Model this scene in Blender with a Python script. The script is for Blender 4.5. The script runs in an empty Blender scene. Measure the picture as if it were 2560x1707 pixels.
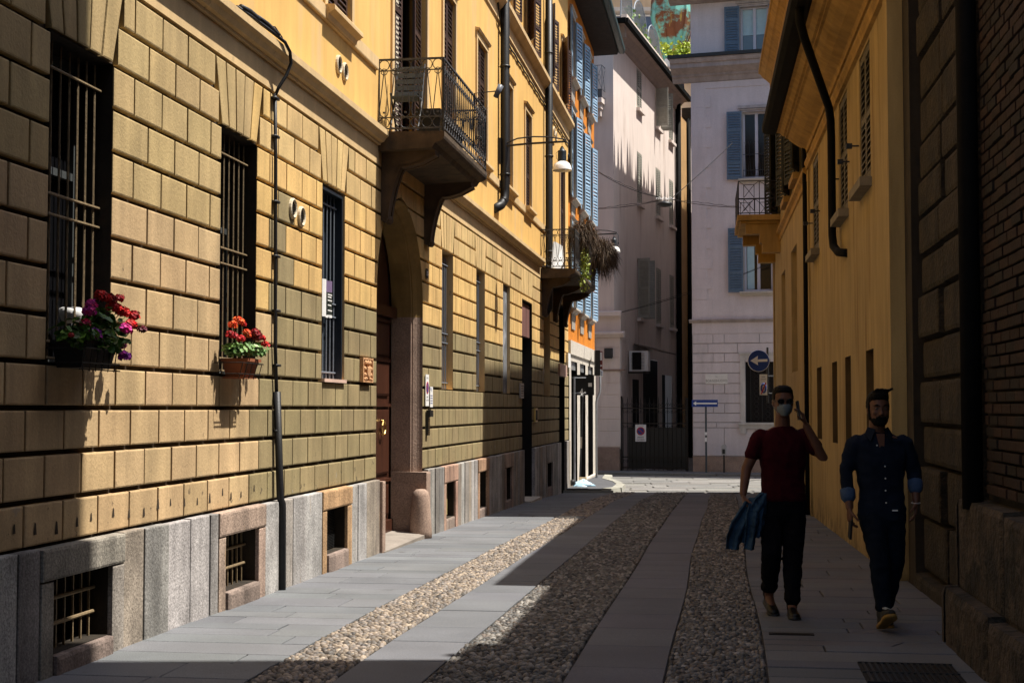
import bpy, bmesh, math, random
import numpy as np
from mathutils import Vector
sc = bpy.context.scene
COL = sc.collection
RND = random.Random(11)
rad = math.radians
# ------------------------------------------------ camera, sky, sun, exposure
F_PX = 3555.6
PITCH = math.atan(166.5 / F_PX)
cam_d = bpy.data.cameras.new('camera'); cam = bpy.data.objects.new('camera', cam_d); COL.objects.link(cam)
cam.location = (0, 0, 1.62); cam.rotation_euler = (math.pi / 2 + PITCH, 0, 0)
cam_d.sensor_width = 36; cam_d.lens = 50; cam_d.clip_start = .05; cam_d.clip_end = 600
sc.camera = cam
SUN_EL, SUN_LEAN = rad(65), rad(10)
WA = math.atan(535 / F_PX)                      # angle of the left facade off the view axis
dL = Vector((math.sin(WA), math.cos(WA), 0)); nL = Vector((math.cos(WA), -math.sin(WA), 0))
h = nL * math.cos(SUN_LEAN) + dL * math.sin(SUN_LEAN)
SUN = Vector((h.x * math.cos(SUN_EL), h.y * math.cos(SUN_EL), math.sin(SUN_EL)))
w = bpy.data.worlds.new('World'); sc.world = w; w.use_nodes = True
nt = w.node_tree; bg = nt.nodes['Background']
sky = nt.nodes.new('ShaderNodeTexSky'); sky.sky_type = 'NISHITA'; sky.sun_disc = False
sky.sun_elevation = SUN_EL; sky.sun_rotation = math.atan2(SUN.x, SUN.y)
sky.air_density = 1.0; sky.dust_density = 2.0; sky.ozone_density = 1.0
nt.links.new(sky.outputs[0], bg.inputs[0]); bg.inputs[1].default_value = SKY_STRENGTH = 0.11
sd = bpy.data.lights.new('sun', 'SUN'); sun = bpy.data.objects.new('sun', sd); COL.objects.link(sun)
sd.energy = 5.0; sd.angle = rad(.55); sd.color = (1, .95, .87)
sun.rotation_euler = SUN.to_track_quat('Z', 'Y').to_euler(); sun.location = (20, 10, 40)
sc.view_settings.view_transform = 'Standard'; sc.view_settings.look = 'None'
sc.view_settings.exposure = 0.85; sc.view_settings.gamma = 1
sc.cycles.max_bounces = 6; sc.cycles.diffuse_bounces = 3
sc.cycles.use_denoising = True
# ------------------------------------------------ frames
GY = [-40, 9.8, 16.9, 23, 30, 37.5, 60, 400]; GZ = [.05, 0, -.087, -.19, -.31, -.57, -.61, -.7]
def gz(y): return float(np.interp(y, GY, GZ))
def L(s, o, z): return Vector((-4.153 + s * dL.x + o * nL.x, s * dL.y + o * nL.y, z))       # left facade: along, out, up
def LG(s, o, z): p = L(s, o, 0); p.z = gz(p.y) + z; return p                                # the same, height above the paving
TR = math.atan(.1336); dR = Vector((math.sin(TR), math.cos(TR), 0)); nR = Vector((-math.cos(TR), math.sin(TR), 0))
def Rt(s, o, z): return Vector((1.87 + s * dR.x + o * nR.x, s * dR.y + o * nR.y, z))         # right facades
TB = math.atan(1058 / F_PX); eB = Vector((math.sin(TB), math.cos(TB), 0)); gB = Vector((math.cos(TB), -math.sin(TB), 0))
def Gr(s, o, z): return Vector((6.128 + s * gB.x - o * eB.x, 48.255 + s * gB.y - o * eB.y, z))  # grey front
def Be(s, o, z): return Vector((3.60 + s * eB.x + o * gB.x, 50.09 + s * eB.y + o * gB.y, z))    # beige flank
def Bf(s, o, z): return Vector((3.60 + s * gB.x - o * eB.x, 50.09 + s * gB.y - o * eB.y, z))    # beige front
def ID(x, y, z): return Vector((x, y, z))
def XG(x, y, z): return Vector((x, y, gz(y) + z))
# ------------------------------------------------ mesh builder
def inset(poly, d):
    n = len(poly); a = sum(poly[i][0] * poly[(i + 1) % n][1] - poly[(i + 1) % n][0] * poly[i][1] for i in range(n))
    sg = 1 if a > 0 else -1; out = []
    for i in range(n):
        p0, p1, p2 = Vector(poly[i - 1]), Vector(poly[i]), Vector(poly[(i + 1) % n])
        e1, e2 = (p1 - p0), (p2 - p1)
        if e1.length < 1e-6 or e2.length < 1e-6: out.append(tuple(p1)); continue
        e1.normalize(); e2.normalize()
        n1, n2 = Vector((-e1.y, e1.x)) * sg, Vector((-e2.y, e2.x)) * sg
        k = (n1 + n2); l2 = max(.25, k.length_squared / 2)
        out.append(tuple(p1 + k * (d / l2)))
    return out
class MB:
    def __init__(s, f=ID): s.v = []; s.f = []; s.m = []; s.c = []; s.F = f; s.k = 0; s.col = (1, 1, 1)
    def add(s, pts, faces, raw=False):
        b = len(s.v); s.v += [tuple(p) if raw else tuple(s.F(*p)) for p in pts]
        for f in faces: s.f.append([b + i for i in f]); s.m.append(s.k); s.c.append(s.col)
    def quad(s, *p): s.add(p, [range(len(p))])
    def box(s, a0, a1, b0, b1, c0, c1, t=0):
        s.add([(a0, b0, c0), (a1, b0, c0), (a1, b1, c0), (a0, b1, c0), (a0, b0 + t, c1), (a1, b0 + t, c1), (a1, b1 - t, c1), (a0, b1 - t, c1)],
              [(3, 2, 1, 0), (4, 5, 6, 7), (0, 1, 5, 4), (1, 2, 6, 5), (2, 3, 7, 6), (3, 0, 4, 7)])
    def prism(s, poly, b0, b1):                  # (a, c) outline pushed along b
        n = len(poly)
        s.add([(p[0], b0, p[1]) for p in poly] + [(p[0], b1, p[1]) for p in poly],
              [list(range(n))[::-1], list(range(n, 2 * n))] + [(i, (i + 1) % n, n + (i + 1) % n, n + i) for i in range(n)])
    def sweep(s, prof, a0, a1):                  # (b, c) outline pushed along a
        n = len(prof)
        s.add([(a0, p[0], p[1]) for p in prof] + [(a1, p[0], p[1]) for p in prof],
              [list(range(n))[::-1], list(range(n, 2 * n))] + [(i, (i + 1) % n, n + (i + 1) % n, n + i) for i in range(n)])
    def block(s, poly, b0, b1, ch):              # chamfered stone: outline at b0, smaller face at b1
        n = len(poly); q = inset(poly, ch)
        s.add([(p[0], b0, p[1]) for p in poly] + [(p[0], b1 - ch * .25, p[1]) for p in inset(poly, ch * .25)] + [(p[0], b1, p[1]) for p in q],
              [list(range(2 * n, 3 * n))] + [(i, (i + 1) % n, n + (i + 1) % n, n + i) for i in range(n)] + [(n + i, n + (i + 1) % n, 2 * n + (i + 1) % n, 2 * n + i) for i in range(n)])
    def tube(s, path, r, n=6, caps=True, raw=False):
        P = [Vector(p) if raw else s.F(*p) for p in path]; m = len(P)
        r = r if isinstance(r, (list, tuple)) else [r] * m
        pts = []; u = None
        for i in range(m):
            t = (P[min(i + 1, m - 1)] - P[max(i - 1, 0)]).normalized()
            if u is None: u = t.orthogonal().normalized()
            u = (u - t * u.dot(t)); u = u.normalized() if u.length > 1e-6 else t.orthogonal().normalized()
            v = t.cross(u)
            for j in range(n):
                a = 2 * math.pi * j / n; pts.append(P[i] + (u * math.cos(a) + v * math.sin(a)) * r[i])
        fs = [(i * n + j, i * n + (j + 1) % n, (i + 1) * n + (j + 1) % n, (i + 1) * n + j) for i in range(m - 1) for j in range(n)]
        if caps: fs += [list(range(n))[::-1], list(range((m - 1) * n, m * n))]
        s.add(pts, fs, True)
    def ring(s, c, ax, ay, r, t, n=10, k=4):     # hoop of wire: centre, two axes in frame coordinates
        s.tube([tuple(c[i] + r * (ax[i] * math.cos(2 * math.pi * j / n) + ay[i] * math.sin(2 * math.pi * j / n)) for i in range(3)) for j in range(n + 1)], t, k, False)
    def lathe(s, c, prof, n=14):
        c = s.F(*c); pts = []; m = len(prof)
        for r, z in prof:
            for j in range(n): pts.append(c + Vector((r * math.cos(2 * math.pi * j / n), r * math.sin(2 * math.pi * j / n), z)))
        fs = [(i * n + j, i * n + (j + 1) % n, (i + 1) * n + (j + 1) % n, (i + 1) * n + j) for i in range(m - 1) for j in range(n)]
        fs += [list(range(n))[::-1], list(range((m - 1) * n, m * n))]
        s.add(pts, fs, True)
    def ell(s, c, r, n=10, m=6, raw=False):
        pts = []; 
        for i in range(m + 1):
            t = math.pi * i / m
            for j in range(n): pts.append((c[0] + r[0] * math.sin(t) * math.cos(2 * math.pi * j / n), c[1] + r[1] * math.sin(t) * math.sin(2 * math.pi * j / n), c[2] + r[2] * math.cos(t)))
        s.add(pts, [(i * n + j, i * n + (j + 1) % n, (i + 1) * n + (j + 1) % n, (i + 1) * n + j) for i in range(m) for j in range(n)], raw)
    def cells(s, a0, a1, c0, c1, holes, b=0, pad=()):  # a wall sheet with rectangular openings
        A = sorted({a0, a1, *[x for h in holes for x in h[:2] if a0 < x < a1], *pad}); Cz = sorted({c0, c1, *[x for h in holes for x in h[2:4] if c0 < x < c1]})
        for i in range(len(A) - 1):
            for j in range(len(Cz) - 1):
                ma, mc = (A[i] + A[i + 1]) / 2, (Cz[j] + Cz[j + 1]) / 2
                if any(h[0] < ma < h[1] and h[2] < mc < h[3] for h in holes): continue
                s.quad((A[i], b, Cz[j]), (A[i + 1], b, Cz[j]), (A[i + 1], b, Cz[j + 1]), (A[i], b, Cz[j + 1]))
    def reveal(s, h, b0, b1):
        a0, a1, c0, c1 = h[:4]
        s.quad((a0, b0, c0), (a0, b1, c0), (a0, b1, c1), (a0, b0, c1)); s.quad((a1, b0, c0), (a1, b0, c1), (a1, b1, c1), (a1, b1, c0))
        s.quad((a0, b0, c0), (a1, b0, c0), (a1, b1, c0), (a0, b1, c0)); s.quad((a0, b0, c1), (a0, b1, c1), (a1, b1, c1), (a1, b0, c1))
    def build(s, name, mats, parent=None, smooth=False, loc=None, fix=False):
        me = bpy.data.meshes.new(name)
        V = np.array(s.v, dtype=float).reshape(-1, 3)
        if loc is None and parent is None and len(V): loc = ((V[:, 0].min() + V[:, 0].max()) / 2, (V[:, 1].min() + V[:, 1].max()) / 2, V[:, 2].min())
        base = wloc(parent) if parent is not None else Vector(loc or (0, 0, 0))
        V = V - np.array(base)
        me.from_pydata(V.tolist(), [], [list(f) for f in s.f])
        mats = mats if isinstance(mats, (list, tuple)) else [mats]
        for m in mats: me.materials.append(m)
        if len(mats) > 1: me.polygons.foreach_set('material_index', s.m)
        if any(c != (1, 1, 1) for c in s.c):
            at = me.color_attributes.new('Col', 'FLOAT_COLOR', 'CORNER')
            cc = np.ones((len(me.loops), 4), dtype=np.float32)
            k = 0
            for f, c in zip(s.f, s.c): cc[k:k + len(f), :3] = c; k += len(f)
            at.data.foreach_set('color', cc.ravel())
        if smooth: me.polygons.foreach_set('use_smooth', [True] * len(me.polygons))
        if fix:
            bm = bmesh.new(); bm.from_mesh(me); bmesh.ops.recalc_face_normals(bm, faces=bm.faces); bm.to_mesh(me); bm.free()
        me.update()
        o = bpy.data.objects.new(name, me); COL.objects.link(o)
        if parent is not None: o.parent = parent
        else: o.location = base
        return o
def wloc(o):
    p = Vector((0, 0, 0))
    while o is not None: p += o.location; o = o.parent
    return p
def tag(o, label, cat, group=None):
    o['label'] = label; o['category'] = cat
    if group: o['group'] = group
    return o
def struct(o, kind='structure'): o['kind'] = kind; return o
def thing(name, loc, label, cat, group=None):
    o = bpy.data.objects.new(name, None); COL.objects.link(o); o.location = loc; o.empty_display_size = .3
    return tag(o, label, cat, group)
# ------------------------------------------------ materials
def pm(name, col, var=.12, sc=2.5, st=(1, 1, 1), fine=.06, fsc=70, rough=.85, bump=.2, bsc=90, attr=False, metal=0, spec=.3, streak=0, stains=(), bd=.01, obj=False):
    m = bpy.data.materials.new(name); m.use_nodes = True; t = m.node_tree; N = t.nodes; K = t.links
    b = N['Principled BSDF']; b.inputs['Roughness'].default_value = rough; b.inputs['Metallic'].default_value = metal
    b.inputs['Specular IOR Level'].default_value = spec
    if obj: src = N.new('ShaderNodeTexCoord').outputs['Object']
    else: src = N.new('ShaderNodeNewGeometry').outputs['Position']
    def nz(scale, stretch=(1, 1, 1), detail=4, rgh=.55):
        mp = N.new('ShaderNodeMapping'); mp.inputs['Scale'].default_value = stretch; K.new(src, mp.inputs[0])
        n = N.new('ShaderNodeTexNoise'); n.inputs['Scale'].default_value = scale; n.inputs['Detail'].default_value = detail; n.inputs['Roughness'].default_value = rgh
        K.new(mp.outputs[0], n.inputs['Vector']); return n.outputs[0]
    def rng(x, a, b_, c, d):
        r = N.new('ShaderNodeMapRange'); r.inputs[1].default_value = a; r.inputs[2].default_value = b_; r.inputs[3].default_value = c; r.inputs[4].default_value = d
        K.new(x, r.inputs[0]); return r.outputs[0]
    def mul(x, y):
        q = N.new('ShaderNodeMath'); q.operation = 'MULTIPLY'; K.new(x, q.inputs[0])
        if isinstance(y, float): q.inputs[1].default_value = y
        else: K.new(y, q.inputs[1])
        return q.outputs[0]
    if attr:
        a = N.new('ShaderNodeAttribute'); a.attribute_name = 'Col'; base = a.outputs['Color']
        if col != (1, 1, 1):
            q = N.new('ShaderNodeMix'); q.data_type = 'RGBA'; q.blend_type = 'MULTIPLY'; q.inputs[0].default_value = 1; K.new(base, q.inputs[6]); q.inputs[7].default_value = (*col, 1); base = q.outputs[2]
    else:
        c = N.new('ShaderNodeRGB'); c.outputs[0].default_value = (*col, 1); base = c.outputs[0]
    fac = rng(nz(sc, st), .3, .7, 1 - var, 1 + var)
    if fine: fac = mul(fac, rng(nz(fsc, (1, 1, 1), 3, .6), .3, .7, 1 - fine, 1 + fine))
    if streak: fac = mul(fac, rng(nz(5, (1, 1, .12), 5, .6), .35, .7, 1 - streak, 1 + streak * .6))
    q = N.new('ShaderNodeMix'); q.data_type = 'RGBA'; q.blend_type = 'MULTIPLY'; q.inputs[0].default_value = 1
    K.new(base, q.inputs[6]); K.new(fac, q.inputs[7]); base = q.outputs[2]
    for (scol, ssc, t0, t1, z0, z1, sst) in stains:      # patches of bare plaster, dirt, drips; z0..z1 fades them out upward
        mk = rng(nz(ssc, sst, 6, .65), t0, t1, 0, 1)
        if z1 is not None:
            sx = N.new('ShaderNodeSeparateXYZ'); K.new(src, sx.inputs[0]); mk = mul(mk, rng(sx.outputs[2], z0, z1, 1, 0))
        q = N.new('ShaderNodeMix'); q.data_type = 'RGBA'; K.new(mk, q.inputs[0]); K.new(base, q.inputs[6]); q.inputs[7].default_value = (*scol, 1); base = q.outputs[2]
    K.new(base, b.inputs['Base Color'])
    if bump:
        bp = N.new('ShaderNodeBump'); bp.inputs['Strength'].default_value = bump; bp.inputs['Distance'].default_value = bd
        K.new(nz(bsc, (1, 1, 1), 4, .6), bp.inputs['Height']); K.new(bp.outputs[0], b.inputs['Normal'])
    return m
def lin(r, g, b): return tuple(((c / 255 + .055) / 1.055) ** 2.4 if c > 10 else c / 255 / 12.92 for c in (r, g, b))
M = {}
M['rust'] = pm('painted_rustic_stucco', (1, 1, 1), .14, 2.2, fine=.09, fsc=45, attr=True, streak=.2, bump=.35, bsc=45,
               stains=[((.06, .045, .03), 9, .63, .66, .78, 1.3, (1, 1, 1)), ((.07, .05, .03), 15, .715, .74, 3, 12, (1, 1, .45)), ((.30, .27, .23), 3.5, .665, .69, .75, 1.2, (1, 1, 1)), ((.10, .07, .035), 4, .70, .78, 3.6, 9, (2.5, 2.5, .5)), ((.16, .11, .06), 2.2, .69, .71, 5, 9, (3, 3, 1))])
M['groove'] = pm('stucco_groove', (.04, .027, .016), .2, 4, rough=.95)
M['yellow'] = pm('yellow_stucco', (.70, .425, .13), .07, 1.2, fine=.04, streak=.12, bump=.12,
                 stains=[((.62, .42, .20), 1.1, .56, .72, 0, None, (1.5, 1.5, .25)), ((.38, .23, .08), 3, .69, .78, 0, None, (3, 3, .25))])
M['trim'] = pm('plaster_trim', (.60, .42, .21), .10, 2, streak=.12, bump=.15, stains=[((.2, .14, .08), 4, .64, .76, 0, None, (1, 1, 1))])
M['granite'] = pm('granite', (.92, .9, .88), .28, 2.6, fine=.42, fsc=60, attr=True, rough=.8, bump=.7, bsc=40, streak=.34, stains=[((.07, .055, .04), 3.2, .58, .74, -.6, .9, (1.6, 1.6, .5)), ((.34, .2, .07), 2.2, .66, .76, 0, None, (3, 3, .35))])
M['granite_plain'] = pm('pink_granite', (.30, .21, .16), .2, 3, fine=.34, fsc=60, rough=.85, bump=.5, bsc=40)
M['iron'] = pm('old_iron', (.028, .024, .02), .3, 20, rough=.55, metal=.4, bump=.2)
M['ironlit'] = pm('rusty_sunlit_bar', (.22, .16, .09), .3, 30, rough=.6, metal=.2, bump=.3)  # rust tone brightened, the sun on the bars put into the colour
M['bluebar'] = pm('blue_grey_paint', (.16, .18, .21), .1, 20, rough=.5)
M['bluebox'] = pm('dark_blue_paint', (.012, .018, .026), .1, 20, rough=.5)
M['wood'] = pm('brown_shutter_paint', (.055, .028, .018), .2, 8, (1, 1, .1), rough=.5, spec=.4, bump=.1)
M['doorwood'] = pm('dark_varnished_wood', (.05, .017, .009), .3, 8, (1, 1, .08), rough=.4, bump=.1)
M['glass'] = pm('window_glass', (.006, .006, .007), .1, 1, rough=.12, bump=0, fine=0, spec=.3)
M['dark'] = pm('dark_interior', (.012, .01, .009), .2, 3, rough=.9)
M['darkstone'] = pm('dark_stone', (.03, .022, .014), .35, 2, streak=.25, bump=.5, bsc=25, stains=[((.015, .012, .008), 2.5, .5, .62, 0, None, (1, 1, .7))])  # one near-black base tone with darker streaks and patches
M['black'] = pm('black_metal', (.01, .01, .01), .1, 10, rough=.45, spec=.4)
M['brass'] = pm('brass', (.75, .5, .18), .1, 10, rough=.3, metal=1)
M['white'] = pm('white_paint', (.75, .74, .72), .05, 6, rough=.5)
M['slab'] = pm('paving_granite', (.67, .715, .77), .14, 1.3, fine=.2, fsc=90, attr=True, rough=.75, bump=.3, bsc=70, stains=[((.05, .048, .045), 2.2, .66, .75, 0, None, (1, 1, 1))])
M['pebble'] = pm('river_pebbles', (.80, .83, .85), .15, 2, fine=.15, attr=True, rough=.6, bump=.15)
M['bed'] = pm('sand_joint', (.03, .026, .022), .25, 3, rough=.95, bump=.5, bsc=40)
M['asphalt'] = pm('street_stone', (.17, .155, .14), .2, 2, fine=.2, rough=.85, bump=.4, bsc=30)
# ================================================= GROUND
def jit(c, v): k = 1 + RND.uniform(-v, v); return tuple(x * k * (1 + RND.uniform(-.015, .015)) for x in c)
g = MB(XG); Y = [-30, 0, 9.8, 16.9, 23, 30, 37.5, 60, 200]
for i in range(len(Y) - 1):
    for x0, x1 in ((-90, -6), (-6, 12), (12, 90)): g.quad((x0, Y[i], -.05), (x1, Y[i], -.05), (x1, Y[i + 1], -.05), (x0, Y[i + 1], -.05))
struct(g.build('ground', M['asphalt']))
def slabs(mb, s0, s1, o0, o1, dep, wid, cols, h=0., gap=.006, skew=None, edge=None):
    s = s0
    while s < s1:
        d = min(RND.uniform(*dep), s1 - s + 1e-4)
        if s1 - s - d < .12: d = s1 - s
        a0, a1 = (o0(s), o1(s)) if callable(o0) else (o0, o1)
        b0, b1 = (o0(s + d), o1(s + d)) if callable(o0) else (o0, o1)
        cuts = [0.]; W = a1 - a0
        if wid:
            x = RND.uniform(.25, wid[1])
            while x < W - .2: cuts.append(x / W); x += RND.uniform(*wid)
        cuts.append(1.)
        for i in range(len(cuts) - 1):
            t0, t1 = cuts[i], cuts[i + 1]; mb.col = jit(RND.choice(cols), .1)
            e = gap; hh = h + RND.uniform(-.002, .002); tl = RND.uniform(-.0025, .0025)
            q = [(s + e, a0 + W * t0 + e, hh), (s + d - e, b0 + (b1 - b0) * t0 + e, hh + tl), (s + d - e, b0 + (b1 - b0) * t1 - e, hh + tl), (s + e, a0 + W * t1 - e, hh)]
            lo = [(p[0], p[1], h - .03) for p in q]; k = .004
            mid = [(p[0], p[1], p[2] - k) for p in q]
            tp = [(q[0][0] + k, q[0][1] + k, q[0][2]), (q[1][0] - k, q[1][1] + k, q[1][2]), (q[2][0] - k, q[2][1] - k, q[2][2]), (q[3][0] + k, q[3][1] - k, q[3][2])]
            mb.add(lo + mid + tp, [(8, 9, 10, 11)] + [(j, (j + 1) % 4, 4 + (j + 1) % 4, 4 + j) for j in range(4)] + [(4 + j, 4 + (j + 1) % 4, 8 + (j + 1) % 4, 8 + j) for j in range(4)])
        s += d
GREY = [(.185, .18, .176), (.195, .189, .183), (.176, .172, .169), (.20, .193, .186)]
PURP = [(.158, .147, .154), (.165, .153, .159), (.153, .143, .150), (.171, .160, .164)]
wob = lambda b, a, ph: (lambda s: b + a * math.sin(s * .35 + ph) + a * .5 * math.sin(s * .9 + ph * 2))
EA0, EA1, E1, EB1, E2, EC1 = wob(1.27, .015, 0), wob(1.79, .012, 1), wob(2.33, .012, 2), wob(3.13, .012, 3), wob(3.72, .018, 4), wob(4.33, .02, 5)
ER = lambda s: 5.9 - .012 * (s - 10) if s > 10.7 else 5.72
m = MB(LG); slabs(m, 3, 37.2, lambda s: 0.0, EA0, (.26, .52), (.75, 1.5), GREY); struct(m.build('left_pavement', M['slab']))
m = MB(LG); slabs(m, 3, 37.2, EA1, E1, (.5, 1.0), None, [(.178, .170, .170), (.168, .160, .163), (.187, .179, .176)]); struct(m.build('left_stone_lane', M['slab']))
m = MB(LG); slabs(m, 3, 37.2, EB1, E2, (.55, 1.1), None, PURP); struct(m.build('right_stone_lane', M['slab']))
m = MB(LG); slabs(m, 3, 37.0, EC1, ER, (.2, .46), (.6, 1.5), [(.15, .147, .148), (.165, .158, .15), (.14, .14, .145), (.155, .142, .14)]); struct(m.build('right_pavement', M['slab']))
m = MB(LG)
for i in range(35): m.quad((3 + i * .98, 1.0, -.014), (3 + i * .98 + .98, 1.0, -.014), (3 + i * .98 + .98, 4.5, -.014), (3 + i * .98, 4.5, -.014))
struct(m.build('sand_bed', M['bed']))
m = MB(XG)                                                      # the crossing street: long worn slabs
for j in range(18):
    y = 37.0 + j * .62; x = -14 + RND.uniform(0, 1)
    while x < 40:
        d = RND.uniform(1.0, 2.4); m.col = jit(RND.choice([(.26, .235, .20), (.28, .25, .215), (.235, .215, .19)]), .08)
        if not (L(0, 0, 0).x + (y - 0) * .1505 > x + d * .5 and y < 45): 
            z = RND.uniform(-.008, .006); e = .012; k = RND.uniform(0, .05)
            m.quad((x + e, y + e, z), (x + d - e - k, y + e, z), (x + d - e, y + .62 - e, z), (x + e, y + .62 - e, z))
        x += d
struct(m.build('crossing_road', M['slab']))
m = MB(lambda s, o, z: Gr(s, o, gz(48) + z)); m.col = (.16, .15, .145)                     # pavement before the far fronts
for i in range(40): m.col = jit((.17, .16, .15), .1); m.box(-12 + i * 1.0, -12 + i * 1.0 + .985, 0.02, 1.5, -.1, .07)
for i in range(28): m.col = jit((.24, .225, .2), .1); m.box(-12 + i * 1.45, -12 + i * 1.45 + 1.435, 1.51, 1.72, -.1, .08)
struct(m.build('far_pavement', M['slab']))
m = MB(LG); m.col = (.11, .105, .105)
P = [(36.9, 0), (36.9, .95), (38.2, 1.12), (40, 1.1), (41.6, .85), (43.2, .42), (45.6, .3), (45.6, 0)]
m.add([(p[0], p[1], .10) for p in P], [list(range(8))])
for i in range(1, 7):
    a, b = P[i], P[i + 1]; n = max(1, int(math.hypot(b[0] - a[0], b[1] - a[1]) / .8)); 
    for j in range(n):
        p = [a[q] + (b[q] - a[q]) * (j + .02) / n for q in (0, 1)]; r = [a[q] + (b[q] - a[q]) * (j + .98) / n for q in (0, 1)]
        m.col = jit((.42, .38, .30), .1); wv = RND.uniform(.22, .32)
        m.add([(*p, -.05), (*r, -.05), (r[0], r[1] + wv, -.05), (p[0], p[1] + wv, -.05), (*p, .115), (*r, .115), (r[0], r[1] + wv - .02, .105), (p[0], p[1] + wv - .02, .105)], [(4, 5, 6, 7), (0, 1, 5, 4), (1, 2, 6, 5), (2, 3, 7, 6), (3, 0, 4, 7)])
m.col = (.42, .38, .3); m.box(36.7, 36.95, 0, 1.25, -.05, .06)
struct(m.build('corner_kerb', M['slab']))
def pebbles(name, strips):
    rng = np.random.default_rng(5); P = []
    for (s0, s1, o0, o1, pit, cols) in strips:
        s = s0; row = 0; cols = np.array(cols)
        while s < s1:
            p = pit * (1 if s < 17 else 1.3 if s < 25 else 1.6)
            a, b = o0(s) + .012, o1(s) - .012; n = int((b - a) / p)
            o = a + (np.arange(n) + (row % 2) * .5 + .25) * (b - a) / n + rng.normal(0, p * .12, n)
            o = np.clip(o, a, b)
            edge = np.minimum(o - a, b - o) < p * .8
            r = p * rng.uniform(.40, .60, n); el = rng.uniform(.8, 1.6, n); th = rng.uniform(0, 3.14, n)
            r = np.where(edge, p * .55, r); el = np.where(edge, 1.8, el); th = np.where(edge, rng.normal(0, .12, n), th)
            c = cols[rng.integers(len(cols), size=n)] * rng.uniform(.42, 1.5, (n, 1))
            ss = s + rng.normal(0, p * .16, n)
            P.append(np.column_stack([ss, o, r, el, th, r * rng.uniform(.5, .95, n), c])); s += p * .86; row += 1
    P = np.vstack(P); N = len(P); K = 7
    cx = -4.153 + P[:, 0] * dL.x + P[:, 1] * nL.x; cy = P[:, 0] * dL.y + P[:, 1] * nL.y; cz = np.interp(cy, GY, GZ) - .012
    ang = np.arange(K) * 2 * math.pi / K + rng.uniform(0, 1, (N, 1)); wb = 1 + rng.normal(0, .11, (N, K)); tl = rng.normal(0, .16, (N, 2))
    V = np.zeros((N, 22, 3)); thL = P[:, 4] + math.pi / 2 - WA
    for t, (k, z) in enumerate([(1.0, 0.0), (.82, .6), (.42, .92)]):
        x = np.cos(ang) * (P[:, 2] * P[:, 3] ** .5)[:, None] * k * wb; y = np.sin(ang) * (P[:, 2] / P[:, 3] ** .5)[:, None] * k * wb
        X = x * np.cos(thL)[:, None] - y * np.sin(thL)[:, None]; Y_ = x * np.sin(thL)[:, None] + y * np.cos(thL)[:, None]
        V[:, t * 7:t * 7 + 7, 0] = cx[:, None] + X; V[:, t * 7:t * 7 + 7, 1] = cy[:, None] + Y_
        V[:, t * 7:t * 7 + 7, 2] = (cz + z * P[:, 5])[:, None] + (X * tl[:, :1] + Y_ * tl[:, 1:]) * (k < 1)
    V[:, 21, 0] = cx; V[:, 21, 1] = cy; V[:, 21, 2] = cz + P[:, 5]
    F1 = [(t * 7 + q, t * 7 + (q + 1) % 7, t * 7 + 7 + (q + 1) % 7, t * 7 + 7 + q) for t in (0, 1) for q in range(7)]
    F2 = [(14 + q, 14 + (q + 1) % 7, 21) for q in range(7)]
    idx = np.array([i for f in F1 for i in f] + [i for f in F2 for i in f]); per = len(idx)
    loops = (idx[None, :] + (np.arange(N) * 22)[:, None]).ravel()
    tot = np.tile(np.array([4] * 14 + [3] * 7), N); start = np.concatenate([[0], np.cumsum(tot)[:-1]])
    me = bpy.data.meshes.new(name); me.vertices.add(N * 22); me.vertices.foreach_set('co', V.ravel())
    me.loops.add(len(loops)); me.loops.foreach_set('vertex_index', loops.astype(np.int32)); me.polygons.add(len(tot)); me.polygons.foreach_set('loop_start', start.astype(np.int32)); me.polygons.foreach_set('loop_total', tot.astype(np.int32))
    me.polygons.foreach_set('use_smooth', [True] * len(tot)); me.update(calc_edges=True); me.materials.append(M['pebble'])
    at = me.color_attributes.new('Col', 'FLOAT_COLOR', 'CORNER'); cc = np.ones((N, per, 4), np.float32); cc[:, :, :3] = P[:, None, 6:9]; at.data.foreach_set('color', cc.ravel())
    o = bpy.data.objects.new(name, me); COL.objects.link(o); return o
PB = [(.27, .205, .15), (.23, .18, .14), (.31, .24, .175), (.17, .145, .125), (.25, .20, .165)]  # tan of the sunlit first strip, sunlight put into the colour
PC = [(.15, .13, .11), (.11, .10, .09), (.19, .165, .14), (.08, .075, .07), (.25, .22, .19), (.13, .10, .08)]  # darker tones for the strips out of the sun, shade put into the colour
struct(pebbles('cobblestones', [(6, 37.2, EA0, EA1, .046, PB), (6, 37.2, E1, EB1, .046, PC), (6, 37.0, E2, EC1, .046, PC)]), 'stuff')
# small ironwork in the paving
m = MB(LG); m.k = 0; m.box(9.31, 9.98, 4.92, 5.50, -.02, .004); m.k = 1
a0, a1 = 9.33, 9.96
for i in range(15): m.box(9.33, 9.96, 4.945 + i * .037, 4.962 + i * .037, -.01, .011)
for x in (9.31, 9.63, 9.96): m.box(x, x + .02, 4.92, 5.5, -.01, .013)
tag(m.build('drain_grate', [M['dark'], M['black']]), 'dark slotted iron drain grate set in the right pavement slabs', 'drain grate')
m = MB(LG); m.box(11.10, 11.19, 4.40, 4.72, -.02, .006); m.box(11.12, 11.17, 4.43, 4.69, 0, .009)
tag(m.build('drain_slot', M['dark']), 'narrow black drain slot at the pavement edge by the cobbles', 'drain')
m = MB(); p = L(24.3, 1.52, 0); m.lathe((p.x, p.y, gz(p.y)), [(.27, -.02), (.27, .008), (.25, .014), (.02, .014)], 22)
tag(m.build('manhole_cover', M['black']), 'small round iron cover set in the first cobble strip near the shade line', 'manhole cover')
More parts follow.
